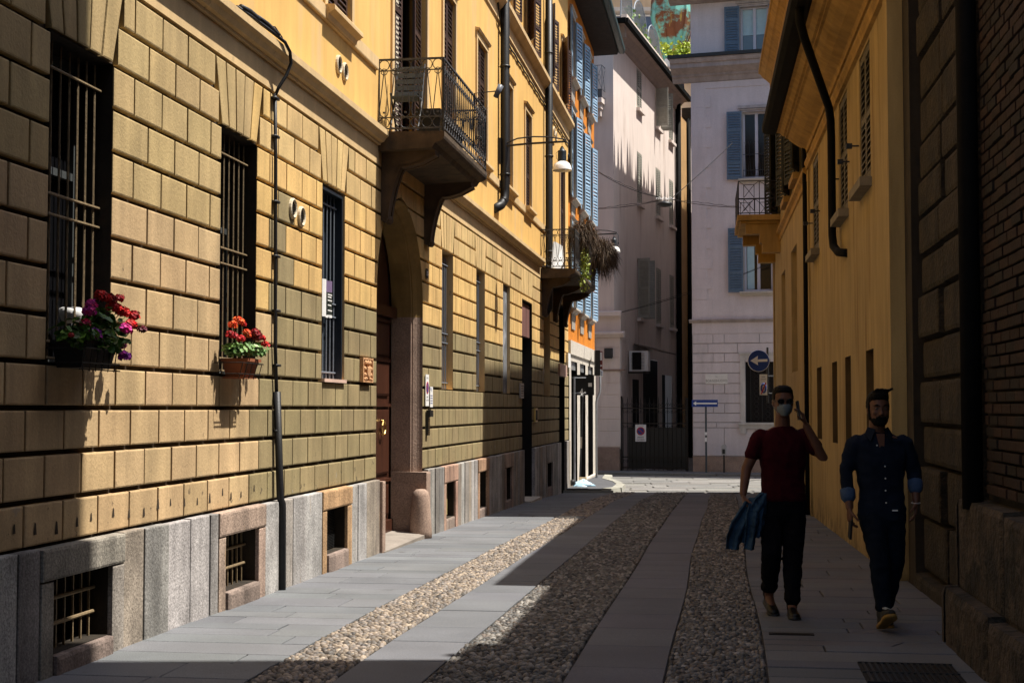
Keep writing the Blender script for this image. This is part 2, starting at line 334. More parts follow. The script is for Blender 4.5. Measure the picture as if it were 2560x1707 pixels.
# ================================================= LEFT APARTMENT HOUSE
def louvre(mb, f, hs, ho, z0, z1, wd, ang, sd, rails=(.45,), mt=.035, pitch=.062, solid=0.0):
    """one louvred leaf, hinge at (hs, ho), opening by ang from the wall plane, running towards sd (+1/-1)"""
    cu, su = math.cos(ang) * sd, math.sin(ang); nx, ny = -su, cu
    if ny < 0: nx, ny = -nx, -ny
    old = mb.F; mb.F = lambda u, v, z: f(hs + u * cu + v * nx, ho + u * su + v * ny, z)
    st = .055; H = z1 - z0
    mb.box(0, st, 0, mt, z0, z1); mb.box(wd - st, wd, 0, mt, z0, z1)
    R = [0.0] + list(rails) + [1.0]; zs = [z0 + H * r for r in R]
    rr = []
    for i, z in enumerate(zs):
        a, b = (z, z + .10) if i == 0 else ((z - .08, z) if i == len(zs) - 1 else (z - .04, z + .04))
        mb.box(st, wd - st, .002, mt - .002, a, b); rr.append((a, b))
    for i in range(len(zs) - 1):
        lo, hi = rr[i][1], rr[i + 1][0]; n = max(1, int((hi - lo) / pitch)); p = (hi - lo) / n
        for j in range(n):
            z = lo + p * j
            mb.add([(st, mt + .004, z), (wd - st, mt + .004, z), (wd - st, .004, z + p * .85), (st, .004, z + p * .85), (st, mt + .004, z + .012), (wd - st, mt + .004, z + .012), (wd - st, .004, z + p * .85 + .012), (st, .004, z + p * .85 + .012)],
                   [(3, 2, 1, 0), (4, 5, 6, 7), (0, 1, 5, 4), (1, 2, 6, 5), (2, 3, 7, 6), (3, 0, 4, 7)])
    mb.F = old
def sill(mb, s0, s1, z, out=.13, th=.09, ov=.1):
    mb.sweep([(0, z - th - .05), (out * .35, z - th - .05), (out * .5, z - th), (out * .85, z - th * .7), (out, z - th * .6), (out, z - .015), (out - .01, z), (0, z + .004)], s0 - ov, s1 + ov)
def trim(mb, s0, s1, z0, z1, wd=.10, out=.028, top=True, legs=True):
    if legs: mb.box(s0 - wd, s0, 0, out, z0, z1); mb.box(s1, s1 + wd, 0, out, z0, z1)
    if top: mb.box(s0 - wd, s1 + wd, 0, out + .002, z1, z1 + wd); mb.sweep([(0, z1 + wd), (out + .03, z1 + wd + .004), (out + .05, z1 + wd + .04), (0, z1 + wd + .06)], s0 - wd - .03, s1 + wd + .03)
HOUSE = thing('apartment_house', L(20, 0, -.1), 'long yellow ochre house with rusticated ground floor, arched doorway and brown shutters', 'house')
G = [.78, 1.06, 1.347, 1.622, 1.90, 2.192, 2.487, 2.775, 3.065, 3.36, 3.655, 3.953, 4.24, 4.52]
WIN = [(5.79, 6.69), (8.79, 9.69), (11.80, 12.69), (14.78, 15.64), (21.03, 21.88), (23.93, 24.77), (26.80, 27.66), (32.80, 33.95)]
GW = [(a, b, 1.90, 3.953) for a, b in WIN]
SHOP = (29.31, 30.83, -.6, 3.83); SDOOR = (35.80, 37.05, -.7, 2.40); TRANS = (35.80, 37.05, 2.75, 4.2)
AR0, AR1, ASP, ARAD = 17.10, 19.69, 2.98, 1.295; ACX = (AR0 + AR1) / 2
CELLS = [(a + .03, b - .05, .12, .57) for a, b in WIN]
CELLS[4] = (21.10, 21.80, 0.0, .52); CELLS[5] = (23.95, 24.7, -.05, .55); CELLS[6] = (26.85, 27.5, -.1, .5); CELLS[7] = (33.0, 33.9, -.2, .35)
END = 37.92; BEG = 2.0
def arch_x(z): 
    if z <= ASP: return ARAD
    q = ARAD ** 2 - (z - ASP) ** 2
    return math.sqrt(q) if q > 0 else 0
wall = MB(L); wall.k = 0
holes = [(*h,) for h in GW] + [SHOP, SDOOR, TRANS, (AR0, AR1, -1, ASP + ARAD)]
wall.cells(BEG, END, .60, 4.54, holes, -.042)
n = 20                                                            # spandrels round the arch
for i in range(n):
    t0, t1 = math.pi * i / n, math.pi * (i + 1) / n
    p0, p1 = (ACX + ARAD * math.cos(t0), ASP + ARAD * math.sin(t0)), (ACX + ARAD * math.cos(t1), ASP + ARAD * math.sin(t1))
    wall.quad((p0[0], -.042, p0[1]), (p0[0], -.042, ASP + ARAD), (p1[0], -.042, ASP + ARAD), (p1[0], -.042, p1[1]))
wall.k = 1
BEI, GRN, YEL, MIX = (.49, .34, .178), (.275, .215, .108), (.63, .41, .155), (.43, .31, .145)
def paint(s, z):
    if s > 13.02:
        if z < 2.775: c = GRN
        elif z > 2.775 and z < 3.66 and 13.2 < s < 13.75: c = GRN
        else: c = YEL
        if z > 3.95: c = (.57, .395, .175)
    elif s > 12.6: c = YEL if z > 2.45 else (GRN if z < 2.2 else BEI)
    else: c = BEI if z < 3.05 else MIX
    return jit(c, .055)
GAP = .011
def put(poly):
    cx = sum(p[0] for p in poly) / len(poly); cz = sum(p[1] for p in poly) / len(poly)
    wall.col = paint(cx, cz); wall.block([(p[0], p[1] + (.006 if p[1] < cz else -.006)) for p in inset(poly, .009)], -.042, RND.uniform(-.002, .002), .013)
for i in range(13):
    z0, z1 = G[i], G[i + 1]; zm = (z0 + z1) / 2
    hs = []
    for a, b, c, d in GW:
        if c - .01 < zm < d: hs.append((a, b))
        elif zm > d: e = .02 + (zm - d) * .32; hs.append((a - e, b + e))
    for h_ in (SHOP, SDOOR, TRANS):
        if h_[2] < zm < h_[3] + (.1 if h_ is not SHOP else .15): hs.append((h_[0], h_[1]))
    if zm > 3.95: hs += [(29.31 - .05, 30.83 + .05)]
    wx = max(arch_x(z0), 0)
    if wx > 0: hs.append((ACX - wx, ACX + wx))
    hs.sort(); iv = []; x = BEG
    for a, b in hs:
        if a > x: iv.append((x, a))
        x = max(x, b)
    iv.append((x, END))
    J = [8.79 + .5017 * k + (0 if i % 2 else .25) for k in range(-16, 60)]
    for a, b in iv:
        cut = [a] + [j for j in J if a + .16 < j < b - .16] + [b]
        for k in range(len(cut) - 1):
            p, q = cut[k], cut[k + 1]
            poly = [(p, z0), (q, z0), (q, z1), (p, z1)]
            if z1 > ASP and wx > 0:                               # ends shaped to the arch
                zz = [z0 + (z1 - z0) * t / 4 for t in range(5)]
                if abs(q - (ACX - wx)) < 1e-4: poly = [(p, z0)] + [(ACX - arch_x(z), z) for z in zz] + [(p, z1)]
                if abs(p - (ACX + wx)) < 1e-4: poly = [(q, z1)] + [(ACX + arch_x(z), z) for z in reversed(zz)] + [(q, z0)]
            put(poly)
    if False: pass
for a, b, c, d in GW + [(29.31, 30.83, 0, 3.953)]:                 # flat arches over the openings
    nv = 5; w_ = b - a
    for k in range(nv):
        b0, b1 = a + w_ * k / nv, a + w_ * (k + 1) / nv; t0, t1 = (a + b) / 2 + (b0 - (a + b) / 2) * (1 + .36 / w_ * .9), (a + b) / 2 + (b1 - (a + b) / 2) * (1 + .36 / w_ * .9)
        put([(b0, d), (b1, d), (t1, 4.52), (t0, 4.52)])
put([(29.31, 3.83), (30.83, 3.83), (30.83, 3.953), (29.31, 3.953)])
wall.col = (1, 1, 1)
wall.k = 2; wall.cells(BEG, END, 4.535, 4.78, [], .004); wall.quad((BEG, -.042, 4.535), (END, -.042, 4.535), (END, .004, 4.535), (BEG, .004, 4.535))
# upper storeys
UW = [(12.35, 13.35), (15.1, 15.83)]                                # windows off the frame and by the top edge
FR = (17.85, 19.82, 4.93, 7.85)
U1 = [(14.83, 15.80), (21.02, 21.93), (23.90, 24.87), (26.86, 27.87), (29.68, 30.60)]
U1 = [(a, b, 5.80, 7.83) for a, b in U1] + [(8.8, 9.75, 5.8, 7.83), (11.8, 12.75, 5.8, 7.83)]
U1D = [(33.33, 34.15, 4.90, 7.80), (35.92, 36.98, 4.90, 7.75)]
U2 = [(24.1, 24.95), (27.02, 27.90), (29.95, 30.84), (33.4, 34.25), (36.35, 37.15)] + [(20.9, 21.8), (18.2, 19.1), (14.9, 15.8)]
U2 = [(a, b, 9.27, 11.0) for a, b in U2]
wall.k = 3; wall.cells(BEG, END, 4.90, 13.6, U1 + U1D + U2 + [FR], 0)
wall.k = 0
for i in range(34):                                               # old drilled fixing holes along the lowest course
    s = 6.6 + i * .262 + RND.uniform(-.05, .05)
    if s > 12.9: break
    z = .90 + RND.uniform(-.03, .04); r = RND.uniform(.015, .024); wall.add([(s - r, .0035, z - r * 1.6), (s + r, .0035, z - r * 1.6), (s + r * .5, .0035, z + r * 1.5), (s - r * .3, .0035, z + r * 1.9)], [(0, 1, 2, 3)])
WALL = wall.build('wall', [M['groove'], M['rust'], M['trim'], M['yellow']], HOUSE)
m = MB(L)                                                        # the mass behind: closes the house for light
m.box(BEG, END, -9, -1.2, -1, 13.6); m.quad((BEG, -9, 13.6), (END, -9, 13.6), (END, 0, 13.6), (BEG, 0, 13.6)); m.quad((BEG, 0, -1), (BEG, -9, -1), (BEG, -9, 13.6), (BEG, 0, 13.6))
m.quad((END, -.001, 4), (END, -9, 4), (END, -9, 13.6), (END, -.001, 13.6)); m.build('rear_wall', M['yellow'], HOUSE)
m = MB(L); m.sweep([(0, 13.4), (.5, 13.45), (.8, 13.6), (.85, 13.75), (-9, 16.2), (-9, 13.6)], BEG, END); m.build('roof', M['trim'], HOUSE)
m = MB(L)
pr = [(0, 4.765), (.035, 4.765), (.04, 4.79), (.075, 4.80), (.10, 4.84), (.125, 4.862), (.13, 4.87), (.13, 4.935), (.115, 4.945), (0, 4.96)]
m.sweep(pr, BEG, 17.12); m.sweep(pr, 20.2, 32.1)
m.sweep([(0, 5.64), (.03, 5.645), (.035, 5.66), (.035, 5.79), (0, 5.80)], BEG, 17.0); m.sweep([(0, 5.64), (.03, 5.645), (.035, 5.66), (.035, 5.79), (0, 5.80)], 20.3, 33.1)
m.sweep([(0, 8.72), (.03, 8.74), (.03, 8.95), (.08, 8.98), (.15, 9.06), (.17, 9.08), (.17, 9.17), (.15, 9.19), (0, 9.22)], BEG, END + .05)
m.build('string_course', M['trim'], HOUSE)
# plinth slabs
m = MB(L); s = BEG; PC0 = [(.34, .325, .30), (.29, .27, .245), (.38, .37, .355), (.31, .265, .215), (.25, .24, .23), (.40, .385, .37)]
def pl(a, b, z0, z1, o=None, c=None, ch=.012):
    m.col = jit(c or RND.choice(PC0), .1); o = .052 + RND.uniform(-.006, .01) if o is None else o
    m.block([(a + .003, z0), (b - .003, z0), (b - .003, z1), (a + .003, z1)], -.02, o, ch)
blk = [(a - .17, b + .2) for a, b, _, _ in CELLS] + [(AR0 - .02, AR1 + .16), (29.25, 30.9), (35.75, 37.1)]
blk.sort(); x = BEG
for a, b in blk + [(END, END)]:
    while x < a - .02:
        d = RND.uniform(.24, .5); e = a if a - x - d < .16 else x + d; pl(x, e, -.75, .775 + RND.uniform(-.008, .004)); x = e
    x = b
for k, (a, b, z0, z1) in enumerate(CELLS):
    c1 = [(.31, .26, .20), (.40, .25, .16), (.36, .27, .21), (.28, .26, .235)][k % 4] if k > 1 else (.30, .275, .235)
    if k == 3: c1 = (.47, .30, .16)
    if k == 4: c1 = (.42, .27, .20)
    pl(a - .17, b + .2, z1 + .005, .775, .07, c1, .02)
    pl(a - .17, a - .004, -.75, z1, .062, jit(c1, .1)); pl(b + .004, b + .2, -.75, z1, .062, jit(c1, .1))
    pl(a - .004, b + .004, -.75, z0, .085 if k < 4 else .055, (.26, .2, .17), .03)
m.col = (1, 1, 1); m.build('plinth', M['granite'], HOUSE)
for k, (a, b, z0, z1) in enumerate(CELLS):
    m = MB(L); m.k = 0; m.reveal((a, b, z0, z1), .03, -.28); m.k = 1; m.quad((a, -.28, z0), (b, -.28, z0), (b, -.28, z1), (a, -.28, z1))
    if k == 4: m.k = 2; m.box(a + .03, b - .05, -.10, -.06, z0 + .02, z1 - .03)
    if k == 3:
        m.k = 1; m.box(a + .02, b - .02, -.1, -.085, z0, z1); m.k = 3
        for i in range(26): m.box(a + .03, b - .03, -.085, -.075, z0 + .015 + i * .0165, z0 + .021 + i * .0165)
    o = m.build('cellar_window', [M['darkstone'], M['dark'], pm('ochre_board', (.42, .33, .13), .2, 5, (1, 1, .2), bump=.2) if k == 4 else M['dark'], M['black']], HOUSE)
    if k in (0, 1, 2, 5, 6):
        q = MB(L); nb = 7
        for i in range(nb): x = a + (b - a) * (i + .5) / nb; q.box(x - .007, x + .007, -.085, -.071, z0, z1)
        for z in ((z0 + z1) * .5 + .09, (z0 + z1) * .5 - .07): q.tube([(a - .0, -.07, z), (b, -.07, z)], .014, 7)
        q.build('grille', M['ironlit'] if k < 4 else M['iron'], o)
# ground floor windows
for k, (a, b, z0, z1) in enumerate(GW):
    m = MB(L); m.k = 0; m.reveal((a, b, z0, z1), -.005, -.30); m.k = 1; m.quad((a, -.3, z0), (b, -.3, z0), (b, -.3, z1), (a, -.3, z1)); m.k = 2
    cx = (a + b) / 2
    for x0, x1 in ((a, a + .06), (b - .06, b), (cx - .04, cx + .04)): m.box(x0, x1, -.295, -.25, z0, z1)
    for z in (z0, z0 + 1.25, z1 - .06): m.box(a + .06, b - .06, -.294, -.255, z, z + .05)
    if k == 3:
        m.k = 3; m.box(a + .02, a + .05, -.2, -.02, z0 + .01, z1 - .02); m.box(b - .05, b - .02, -.2, -.02, z0 + .01, z1 - .02); m.box(a + .05, b - .05, -.2, -.02, z1 - .06, z1 - .02); m.box(a + .05, b - .05, -.22, -.19, z0, z1)
    if k == 6: m.k = 3; m.box(a + .005, b - .005, -.12, -.06, z0, z1)
    if k == 7: m.k = 3; m.box(a + .005, b - .005, -.2, -.14, z0, z1)
    grb = M['bluebar'] if k == 6 else M['bluebox']
    o = m.build('window', [M['darkstone'] if k < 3 else M['trim'], M['glass'], pm('grey_window_frame', (.045, .05, .05), .15, 8) if k < 4 else M['wood'], pm('grey_metal_board', (.15, .155, .16), .3, 4, stains=[((.4, .41, .44), 1.6, .55, .7, 0, None, (1, 1, 1))]) if k in (6, 7) else M['bluebox']], HOUSE)
    if k in (0, 1, 2, 3, 4, 5):
        q = MB(L); nb = 7 if k < 3 else 6; ob = -.10
        for i in range(nb):
            x = a + (b - a) * (i + .6) / (nb + .2)
            if k < 3: q.tube([(x, ob, z0 + .0), (x, ob, z1 - .02)], .0085, 5)
            else: q.tube([(x, ob, z0), (x, ob, z1 - .05)], .010, 5)
        for z in ((3.77, 2.97, 2.84, 2.04, 1.935) if k < 3 else (3.78, 2.74, 2.60, 2.0)): q.tube([(a, ob + .012, z), (b, ob + .012, z)], .010, 5)
        q.build('grille', M['ironlit'] if k < 3 else M['bluebar'], o)
    if k == 3: q = MB(L); q.sweep([(-.2, 1.90), (.03, 1.89), (.03, 1.925), (-.2, 1.935)], a, b); q.build('sill', pm('pink_stone_sill', (.55, .38, .30), .1, 6), o)
# carriage doorway
def archpath(ins, n=18):
    r = ARAD - ins; P = [(AR0 + ins, -.7)]
    P += [(ACX - r * math.cos(math.pi * i / n), ASP + r * math.sin(math.pi * i / n)) for i in range(n + 1)]
    return P + [(AR1 - ins, -.7)]
m = MB(L)
prof = [(0, -.001), (.003, -.03), (.018, -.075), (.04, -.11), (.05, -.125), (.05, -.145), (.08, -.148), (.085, -.42)]
for j in range(len(prof) - 1):
    A_, B_ = archpath(prof[j][0]), archpath(prof[j + 1][0])
    for i in range(len(A_) - 1):
        seg = [(A_[i], A_[i + 1], B_[i + 1], B_[i])]
        if i in (0, len(A_) - 2):                                   # granite jambs below, stucco above
            k1, k2 = A_[i], A_[i + 1]; zt = 2.86
            def sp(u, v): 
                t = (zt - u[1]) / (v[1] - u[1]); return (u[0] + (v[0] - u[0]) * t, zt)
            am, bm_ = sp(A_[i], A_[i + 1]), sp(B_[i], B_[i + 1])
            seg = [(A_[i], am, bm_, B_[i]), (am, A_[i + 1], B_[i + 1], bm_)]
        for q in seg:
            m.k = 1 if max(p[1] for p in q) < 2.9 else 0
            m.quad((q[0][0], prof[j][1], q[0][1]), (q[1][0], prof[j][1], q[1][1]), (q[2][0], prof[j + 1][1], q[2][1]), (q[3][0], prof[j + 1][1], q[3][1]))
m.k = 1
m.F = L
for x0, x1 in ((AR0 - .025, AR0 + .13), (AR1 - .13, AR1 + .14)):
    m.block([(x0, -.7), (x1, -.7), (x1, .76), (x0, .76)], -.41, .09, .03)
DOOR = m.build('doorway_surround', [pm('brown_ochre_soffit', (.30, .19, .065), .2, 2, streak=.2, bump=.2), M['granite_plain']], HOUSE)
m = MB(L); m.prism([(p[0], p[1]) for p in archpath(.086)], -.52, -.44); m.k = 0
for x0, x1 in ((AR0 + .1, ACX - .02), (ACX + .02, AR1 - .1)):
    for z0, z1 in ((.18, .62), (.74, 1.62), (1.78, 2.22), (2.32, 2.75)):
        m.block([(x0 + .12, z0), (x1 - .12, z0), (x1 - .12, z1), (x0 + .12, z1)], -.44, -.41, .035)
        m.box(x0 + .08, x1 - .08, -.44, -.395, z1 + .02, z1 + .06)
    m.box(x0, x1, -.44, -.38, -.3, .12)
m.box(ACX - .03, ACX + .03, -.44, -.37, -.3, 4.2); m.box(AR0 + .08, AR1 - .08, -.44, -.34, 2.84, 2.98)
dr_ = m.build('door', M['doorwood'], HOUSE)
for x in (17.66, 18.95): q = MB(L); q.ring((x, -.36, 1.36), (1, 0, 0), (0, 0, 1), .085, .013, 16, 6); q.ell((x, -.385, 1.45), (.02, .03, .02)); q.ell((x, -.375, 1.27), (.014, .02, .014)); q.build('knocker', M['brass'], dr_)
m = MB(L); m.sweep([(-.5, -.7), (-.5, -.03), (.02, -.06), (.10, -.075), (.10, -.7)], AR0 + .02, AR1 - .02); m.build('threshold', pm('worn_step', (.22, .19, .16), .2, 3, bump=.3), HOUSE)
# upper windows of the left house
def upwin(h_, depth=.22, wood='wood', parent=None, name='window'):
    a, b, z0, z1 = h_; cx = (a + b) / 2
    m = MB(L); m.k = 0; m.reveal(h_, 0, -depth); m.k = 1; m.quad((a, -depth + .01, z0), (b, -depth + .01, z0), (b, -depth + .01, z1), (a, -depth + .01, z1)); m.k = 2
    for x0, x1 in ((a, a + .06), (b - .06, b), (cx - .045, cx + .045)): m.box(x0, x1, -depth, -depth + .05, z0, z1)
    m.box(a + .06, b - .06, -depth, -depth + .048, z1 - .07, z1)
    return m.build(name, [M['yellow'], M['glass'], M['wood']], parent or HOUSE)
def hooks(q, s, z): q.tube([(s, .0, z), (s, .05, z), (s + .03, .07, z - .04)], .008, 4)
for h_ in U1:
    a, b, z0, z1 = h_; o = upwin(h_); w_ = (b - a) / 2
    q = MB(L); louvre(q, L, a + .01, -.06, z0 + .01, z1 - .02, w_ - .012, 0, 1, (.36, .7)); q.build('shutter', M['wood'], o)
    q = MB(L); louvre(q, L, b - .01, -.06, z0 + .01, z1 - .02, w_ - .012, 0, -1, (.36, .7)); q.build('shutter', M['wood'], o)
    q = MB(L); sill(q, a, b, z0); hooks(q, b + .16, z0 - .02); hooks(q, a - .13, z0 - .02); q.build('sill', M['trim'], o)
    q = MB(L); trim(q, a, b, z0, z1); q.build('window_frame', M['trim'], o)
for h_ in U1D:
    a, b, z0, z1 = h_; o = upwin(h_); w_ = (b - a) / 2
    for hs, sd, an in ((a + .01, 1, 0), (b - .01, -1, 0)):
        q = MB(L); louvre(q, L, hs, -.05, z0 + .03, z1 - .02, w_ - .012, an, sd, (.3, .62)); q.build('shutter', M['wood'], o)
    q = MB(L); trim(q, a, b, z0, z1); q.build('window_frame', M['trim'], o)
# french window over the archway: inner leaves folded back
o = upwin(FR, .28); a, b, z0, z1 = FR
q = MB(L); louvre(q, L, a + .02, -.09, z0 + .03, z1 - .02, .62, rad(3), 1, (.3, .62)); q.build('shutter', M['wood'], o)
q = MB(L); louvre(q, L, b - .02, -.09, z0 + .03, z1 - .02, .55, rad(3), -1, (.3, .62)); q.build('shutter', M['wood'], o)
q = MB(L)
for i in range(40): zz = z0 + .1 + i * .07; q.add([(a + 1.02, -.2, zz), (a + 1.14, -.17, zz + .02), (a + 1.14, -.17, zz + .075), (a + 1.02, -.2, zz + .065)], [(0, 1, 2, 3)])
q.build('lace_curtain', pm('cream_curtain', (.55, .48, .36), .15, 20), o)
q = MB(L); trim(q, a, b, z0, z1, .12); q.build('window_frame', M['trim'], o)
for h_ in U2:
    a, b, z0, z1 = h_; o = upwin(h_); w_ = (b - a) / 2
    q = MB(L); louvre(q, L, a - .005, .03, z0 + .02, z1, w_ + .02, rad(155), 1, (.36, .7)); q.build('shutter', M['wood'], o)
    q = MB(L); louvre(q, L, b + .005, .03, z0 + .02, z1, w_ + .02, rad(170), -1, (.36, .7)); q.build('shutter', M['wood'], o)
    q = MB(L); trim(q, a, b, z0, z1, .09); q.build('window_frame', M['trim'], o)
# balconies
def railing(m, f, s0, s1, dep, z0, z1, pit=.135, wire=.0075, sides=(1, 1)):
    hb = .135
    old = m.F; m.F = f
    runs = [('f', s0, s1)] + ([('a', 0, dep)] if sides[0] else []) + ([('b', 0, dep)] if sides[1] else [])
    for kind, p0, p1 in runs:
        at = (lambda u: (u, dep)) if kind == 'f' else ((lambda u: (s0, u)) if kind == 'a' else (lambda u: (s1, u)))
        for z, t in ((z0, .012), (z0 + hb, .009), (z1 - hb, .009), (z1, .016)):
            A_, B_ = at(p0), at(p1); m.tube([(*A_, z), (*B_, z)], t, 4)
        n = max(1, round((p1 - p0) / pit)); d = (p1 - p0) / n
        ax = (1, 0, 0) if kind == 'f' else (0, 1, 0)
        for i in range(n):
            u = p0 + d * (i + .5)
            for z in (z0 + hb / 2, z1 - hb / 2):
                m.ring((*at(u), z), ax, (0, 0, 1), hb / 2 - .004, wire * .8, 9, 4)
            lo, hi = z0 + hb, z1 - hb; q = d * .42
            m.tube([(*at(u - d * .08), hi), (*at(u - d * .06), hi - .05), (*at(u - q), lo + .09), (*at(u - q * .8), lo + .03), (*at(u), lo)], wire, 4, False)
            m.tube([(*at(u + d * .08), hi), (*at(u + d * .06), hi - .05), (*at(u + q), lo + .09), (*at(u + q * .8), lo + .03), (*at(u), lo)], wire, 4, False)
            m.ring((*at(u), hi - .012), ax, (0, 0, 1), d * .3, wire * .7, 7, 4)
            m.box(*((at(u)[0] - .012, at(u)[0] + .012, at(u)[1] - .012, at(u)[1] + .012, lo + .05, lo + .07)))
        for u in (p0, p1): A_ = at(u); m.box(A_[0] - .012, A_[0] + .012, A_[1] - .012, A_[1] + .012, z0 - .06, z1 + .005)
    m.F = old
CONS = [(0, 3.88), (.05, 3.87), (.075, 3.93), (.08, 4.0), (.095, 4.1), (.14, 4.3), (.2, 4.48), (.23, 4.53), (.34, 4.54), (.48, 4.58), (.6, 4.64), (.66, 4.67), (.67, 4.74), (.67, 4.80), (0, 4.80)]
def balcony(s0, s1, dep, dz, cons):
    m = MB(L)
    m.sweep([(0, 4.70 + dz), (dep - .14, 4.72 + dz), (dep - .10, 4.78 + dz), (dep - .03, 4.80 + dz), (dep, 4.83 + dz), (dep + .01, 4.86 + dz), (dep + .01, 4.915 + dz), (0, 4.93 + dz)], s0 - .03, s1 + .03)
    o = m.build('balcony', pm('balcony_stone', (.095, .064, .038), .3, 3, streak=.3, bump=.35, bsc=30, stains=[((.03, .022, .014), 3, .5, .66, 0, None, (1, 1, 1))]), HOUSE)
    for c in cons:
        q = MB(L); q.sweep([(p[0] * dep / .8, p[1] + dz + .001) for p in CONS], c - .13, c + .13)
        for e in (-.13, -.06, .06): q.sweep([(p[0] * dep / .8 + .015, p[1] + dz - .012) for p in CONS[1:12]] + [(p[0] * dep / .8 - .01, p[1] + dz + .02) for p in reversed(CONS[1:12])], c + e, c + e + .07)
        q.ell((c, .07, 3.90 + dz), (.12, .05, .055))
        q.build('bracket', M['darkstone'] if False else pm('carved_bracket_stone', (.085, .055, .033), .3, 4, bump=.4, bsc=30), o)
    q = MB(L); railing(q, L, s0, s1, dep - .01, 4.965 + dz, 5.80 + dz); q.build('railing', pm('grey_wrought_iron', (.075, .075, .078), .3, 15, rough=.5, metal=.3), o)
    return o
BAL = balcony(17.14, 20.15, .80, 0, (17.40, 19.88))
BAL2 = balcony(32.25, 37.15, .78, -.17, (32.6, 34.7, 36.8))
# downpipes
def pipe(f, path, r, mt, parent, bands=(), name='downpipe'):
    m = MB(f); m.tube(path, r, 9)
    for p in bands: m.lathe(p, [(r * 1.15, -.02), (r * 1.15, .02)], 9); m.tube([p, (p[0], p[1] - .12, p[2])], .008, 4)
    o = m.build(name, mt, parent, True); return o
PB_ = pm('black_downpipe', (.014, .014, .014), .2, 10, rough=.45)
pipe(L, [(26.26, .12, 13.5), (26.26, .12, 5.62), (26.24, .11, 5.44), (26.05, .07, 5.30), (25.75, 0, 5.20)], .085, PB_, HOUSE, [(26.26, .12, z) for z in (7.9, 9.4, 5.9)])
pipe(L, [(32.86, .12, 13.5), (32.86, .12, 4.2), (32.86, .12, 3.9), (32.8, .02, 3.75)], .085, PB_, HOUSE, [(32.86, .12, z) for z in (7.4, 9.8, 5.2)])
# ================================================= masses on the right (roofs shape the shade)
# ================================================= RIGHT SIDE
M['ochre'] = pm('weathered_ochre_stucco', (.37, .262, .11), .10, 1.5, fine=.05, streak=.22, bump=.15,
                stains=[((.20, .11, .03), 1.6, .55, .72, 0, None, (2.5, 2.5, .3)), ((.45, .34, .18), 1.8, .58, .66, -1, 2.6, (3, 3, .35)), ((.05, .035, .015), 3, .42, .6, -.3, .35, (1, 1, 1))])
M['ochre_trim'] = pm('dark_ochre_plaster', (.36, .21, .055), .15, 2, streak=.25, bump=.15)
M['greyshut'] = pm('grey_brown_shutter', (.085, .072, .05), .2, 10, rough=.6)
M['copper'] = pm('black_gutter', (.007, .007, .006), .3, 4, rough=.8, spec=.08)
M['tiles'] = pm('clay_roof', (.22, .10, .05), .3, 3, bump=.4, bsc=10)
A = thing('ochre_house', Rt(19, 0, -.1), 'low ochre house on the shaded side with deep coved eaves and four slit openings', 'house')
AW = [(15.66, 16.70, 4.16, 5.70), (18.15, 19.15, 4.16, 5.70), (22.68, 23.80, 4.16, 5.70)]
AS = [(15.62, 16.34, 1.13, 2.27), (18.02, 18.73, 1.10, 2.28), (19.85, 20.62, 1.13, 2.27), (22.45, 23.35, 1.13, 2.27)]
m = MB(Rt); m.k = 0; m.cells(14.0, 24.72, -1, 6.2, AW + AS, 0); m.quad((14, 0, -1), (14, -.4, -1), (14, -.4, 7.2), (14, 0, 6.2))
for h_ in AS: m.k = 2; m.reveal(h_, 0, -.6); m.k = 1; m.quad((h_[0], -.6, h_[2]), (h_[1], -.6, h_[2]), (h_[1], -.6, h_[3]), (h_[0], -.6, h_[3])); m.k = 0
m.box(14.0, 14.32, 0, .025, -1, 5.72); m.box(24.5, 24.72, 0, .03, -1, 5.72)
m.build('wall', [M['ochre'], M['dark'], pm('shaded_reveal', (.10, .06, .022), .2, 3)], A)  # slit reveals darkened: the shade of the recess is put into their colour
m = MB(Rt); m.sweep([(0, 5.74), (.045, 5.75), (.05, 5.80), (.07, 5.84), (.07, 5.88), (0, 5.89)], 13.9, 24.75)
m.sweep([(0, 6.06), (.03, 6.06), (.035, 6.11), (.05, 6.13), (.09, 6.15), (.17, 6.19), (.27, 6.26), (.34, 6.33), (.38, 6.335), (.38, 6.365), (.42, 6.37), (.45, 6.40), (.48, 6.43), (.53, 6.435), (.53, 6.50), (0, 6.55)], 13.7, 24.9)
m.build('cornice', M['ochre_trim'], A)
m = MB(Rt); m.sweep([(.52, 6.45), (.56, 6.43), (.70, 6.43), (.77, 6.46), (.785, 6.55), (.765, 6.56), (.52, 6.56)], 13.6, 25.0); m.build('gutter', M['copper'], A)
m = MB(Rt); m.sweep([(.60, 6.57), (.60, 6.60), (-4, 8.6), (-4, 6.5)], 13.6, 25.0); m.build('roof', M['tiles'], A)
for i, h_ in enumerate(AW):
    a, b, z0, z1 = h_; w_ = (b - a) / 2
    m = MB(Rt); m.k = 0; m.reveal(h_, 0, -.2); m.k = 1; m.quad((a, -.2, z0), (b, -.2, z0), (b, -.2, z1), (a, -.2, z1)); o = m.build('window', [M['ochre'], M['glass']], A)
    for hs, sd in ((a + .01, 1), (b - .01, -1)): q = MB(Rt); louvre(q, Rt, hs, -.045, z0 + .01, z1 - .02, w_ - .012, 0, sd, (.5,), pitch=.075); q.build('shutter', M['greyshut'], o)
    q = MB(Rt); q.box(a - .08, b + .08, 0, .13, z0 - .11, z0 - .01); q.build('sill', pm('grey_sill', (.2, .17, .12), .2, 5), o)
    for x in (a - .25, b + .12):
        if i == 0 and x < a: continue
        q = MB(Rt); q.tube([(x, 0, z0 + .55), (x, .10, z0 + .55)], .012, 4); q.box(x - .025, x + .025, .08, .15, z0 + .52, z0 + .58)
        q.build('shutter_catch', M['black'], o)
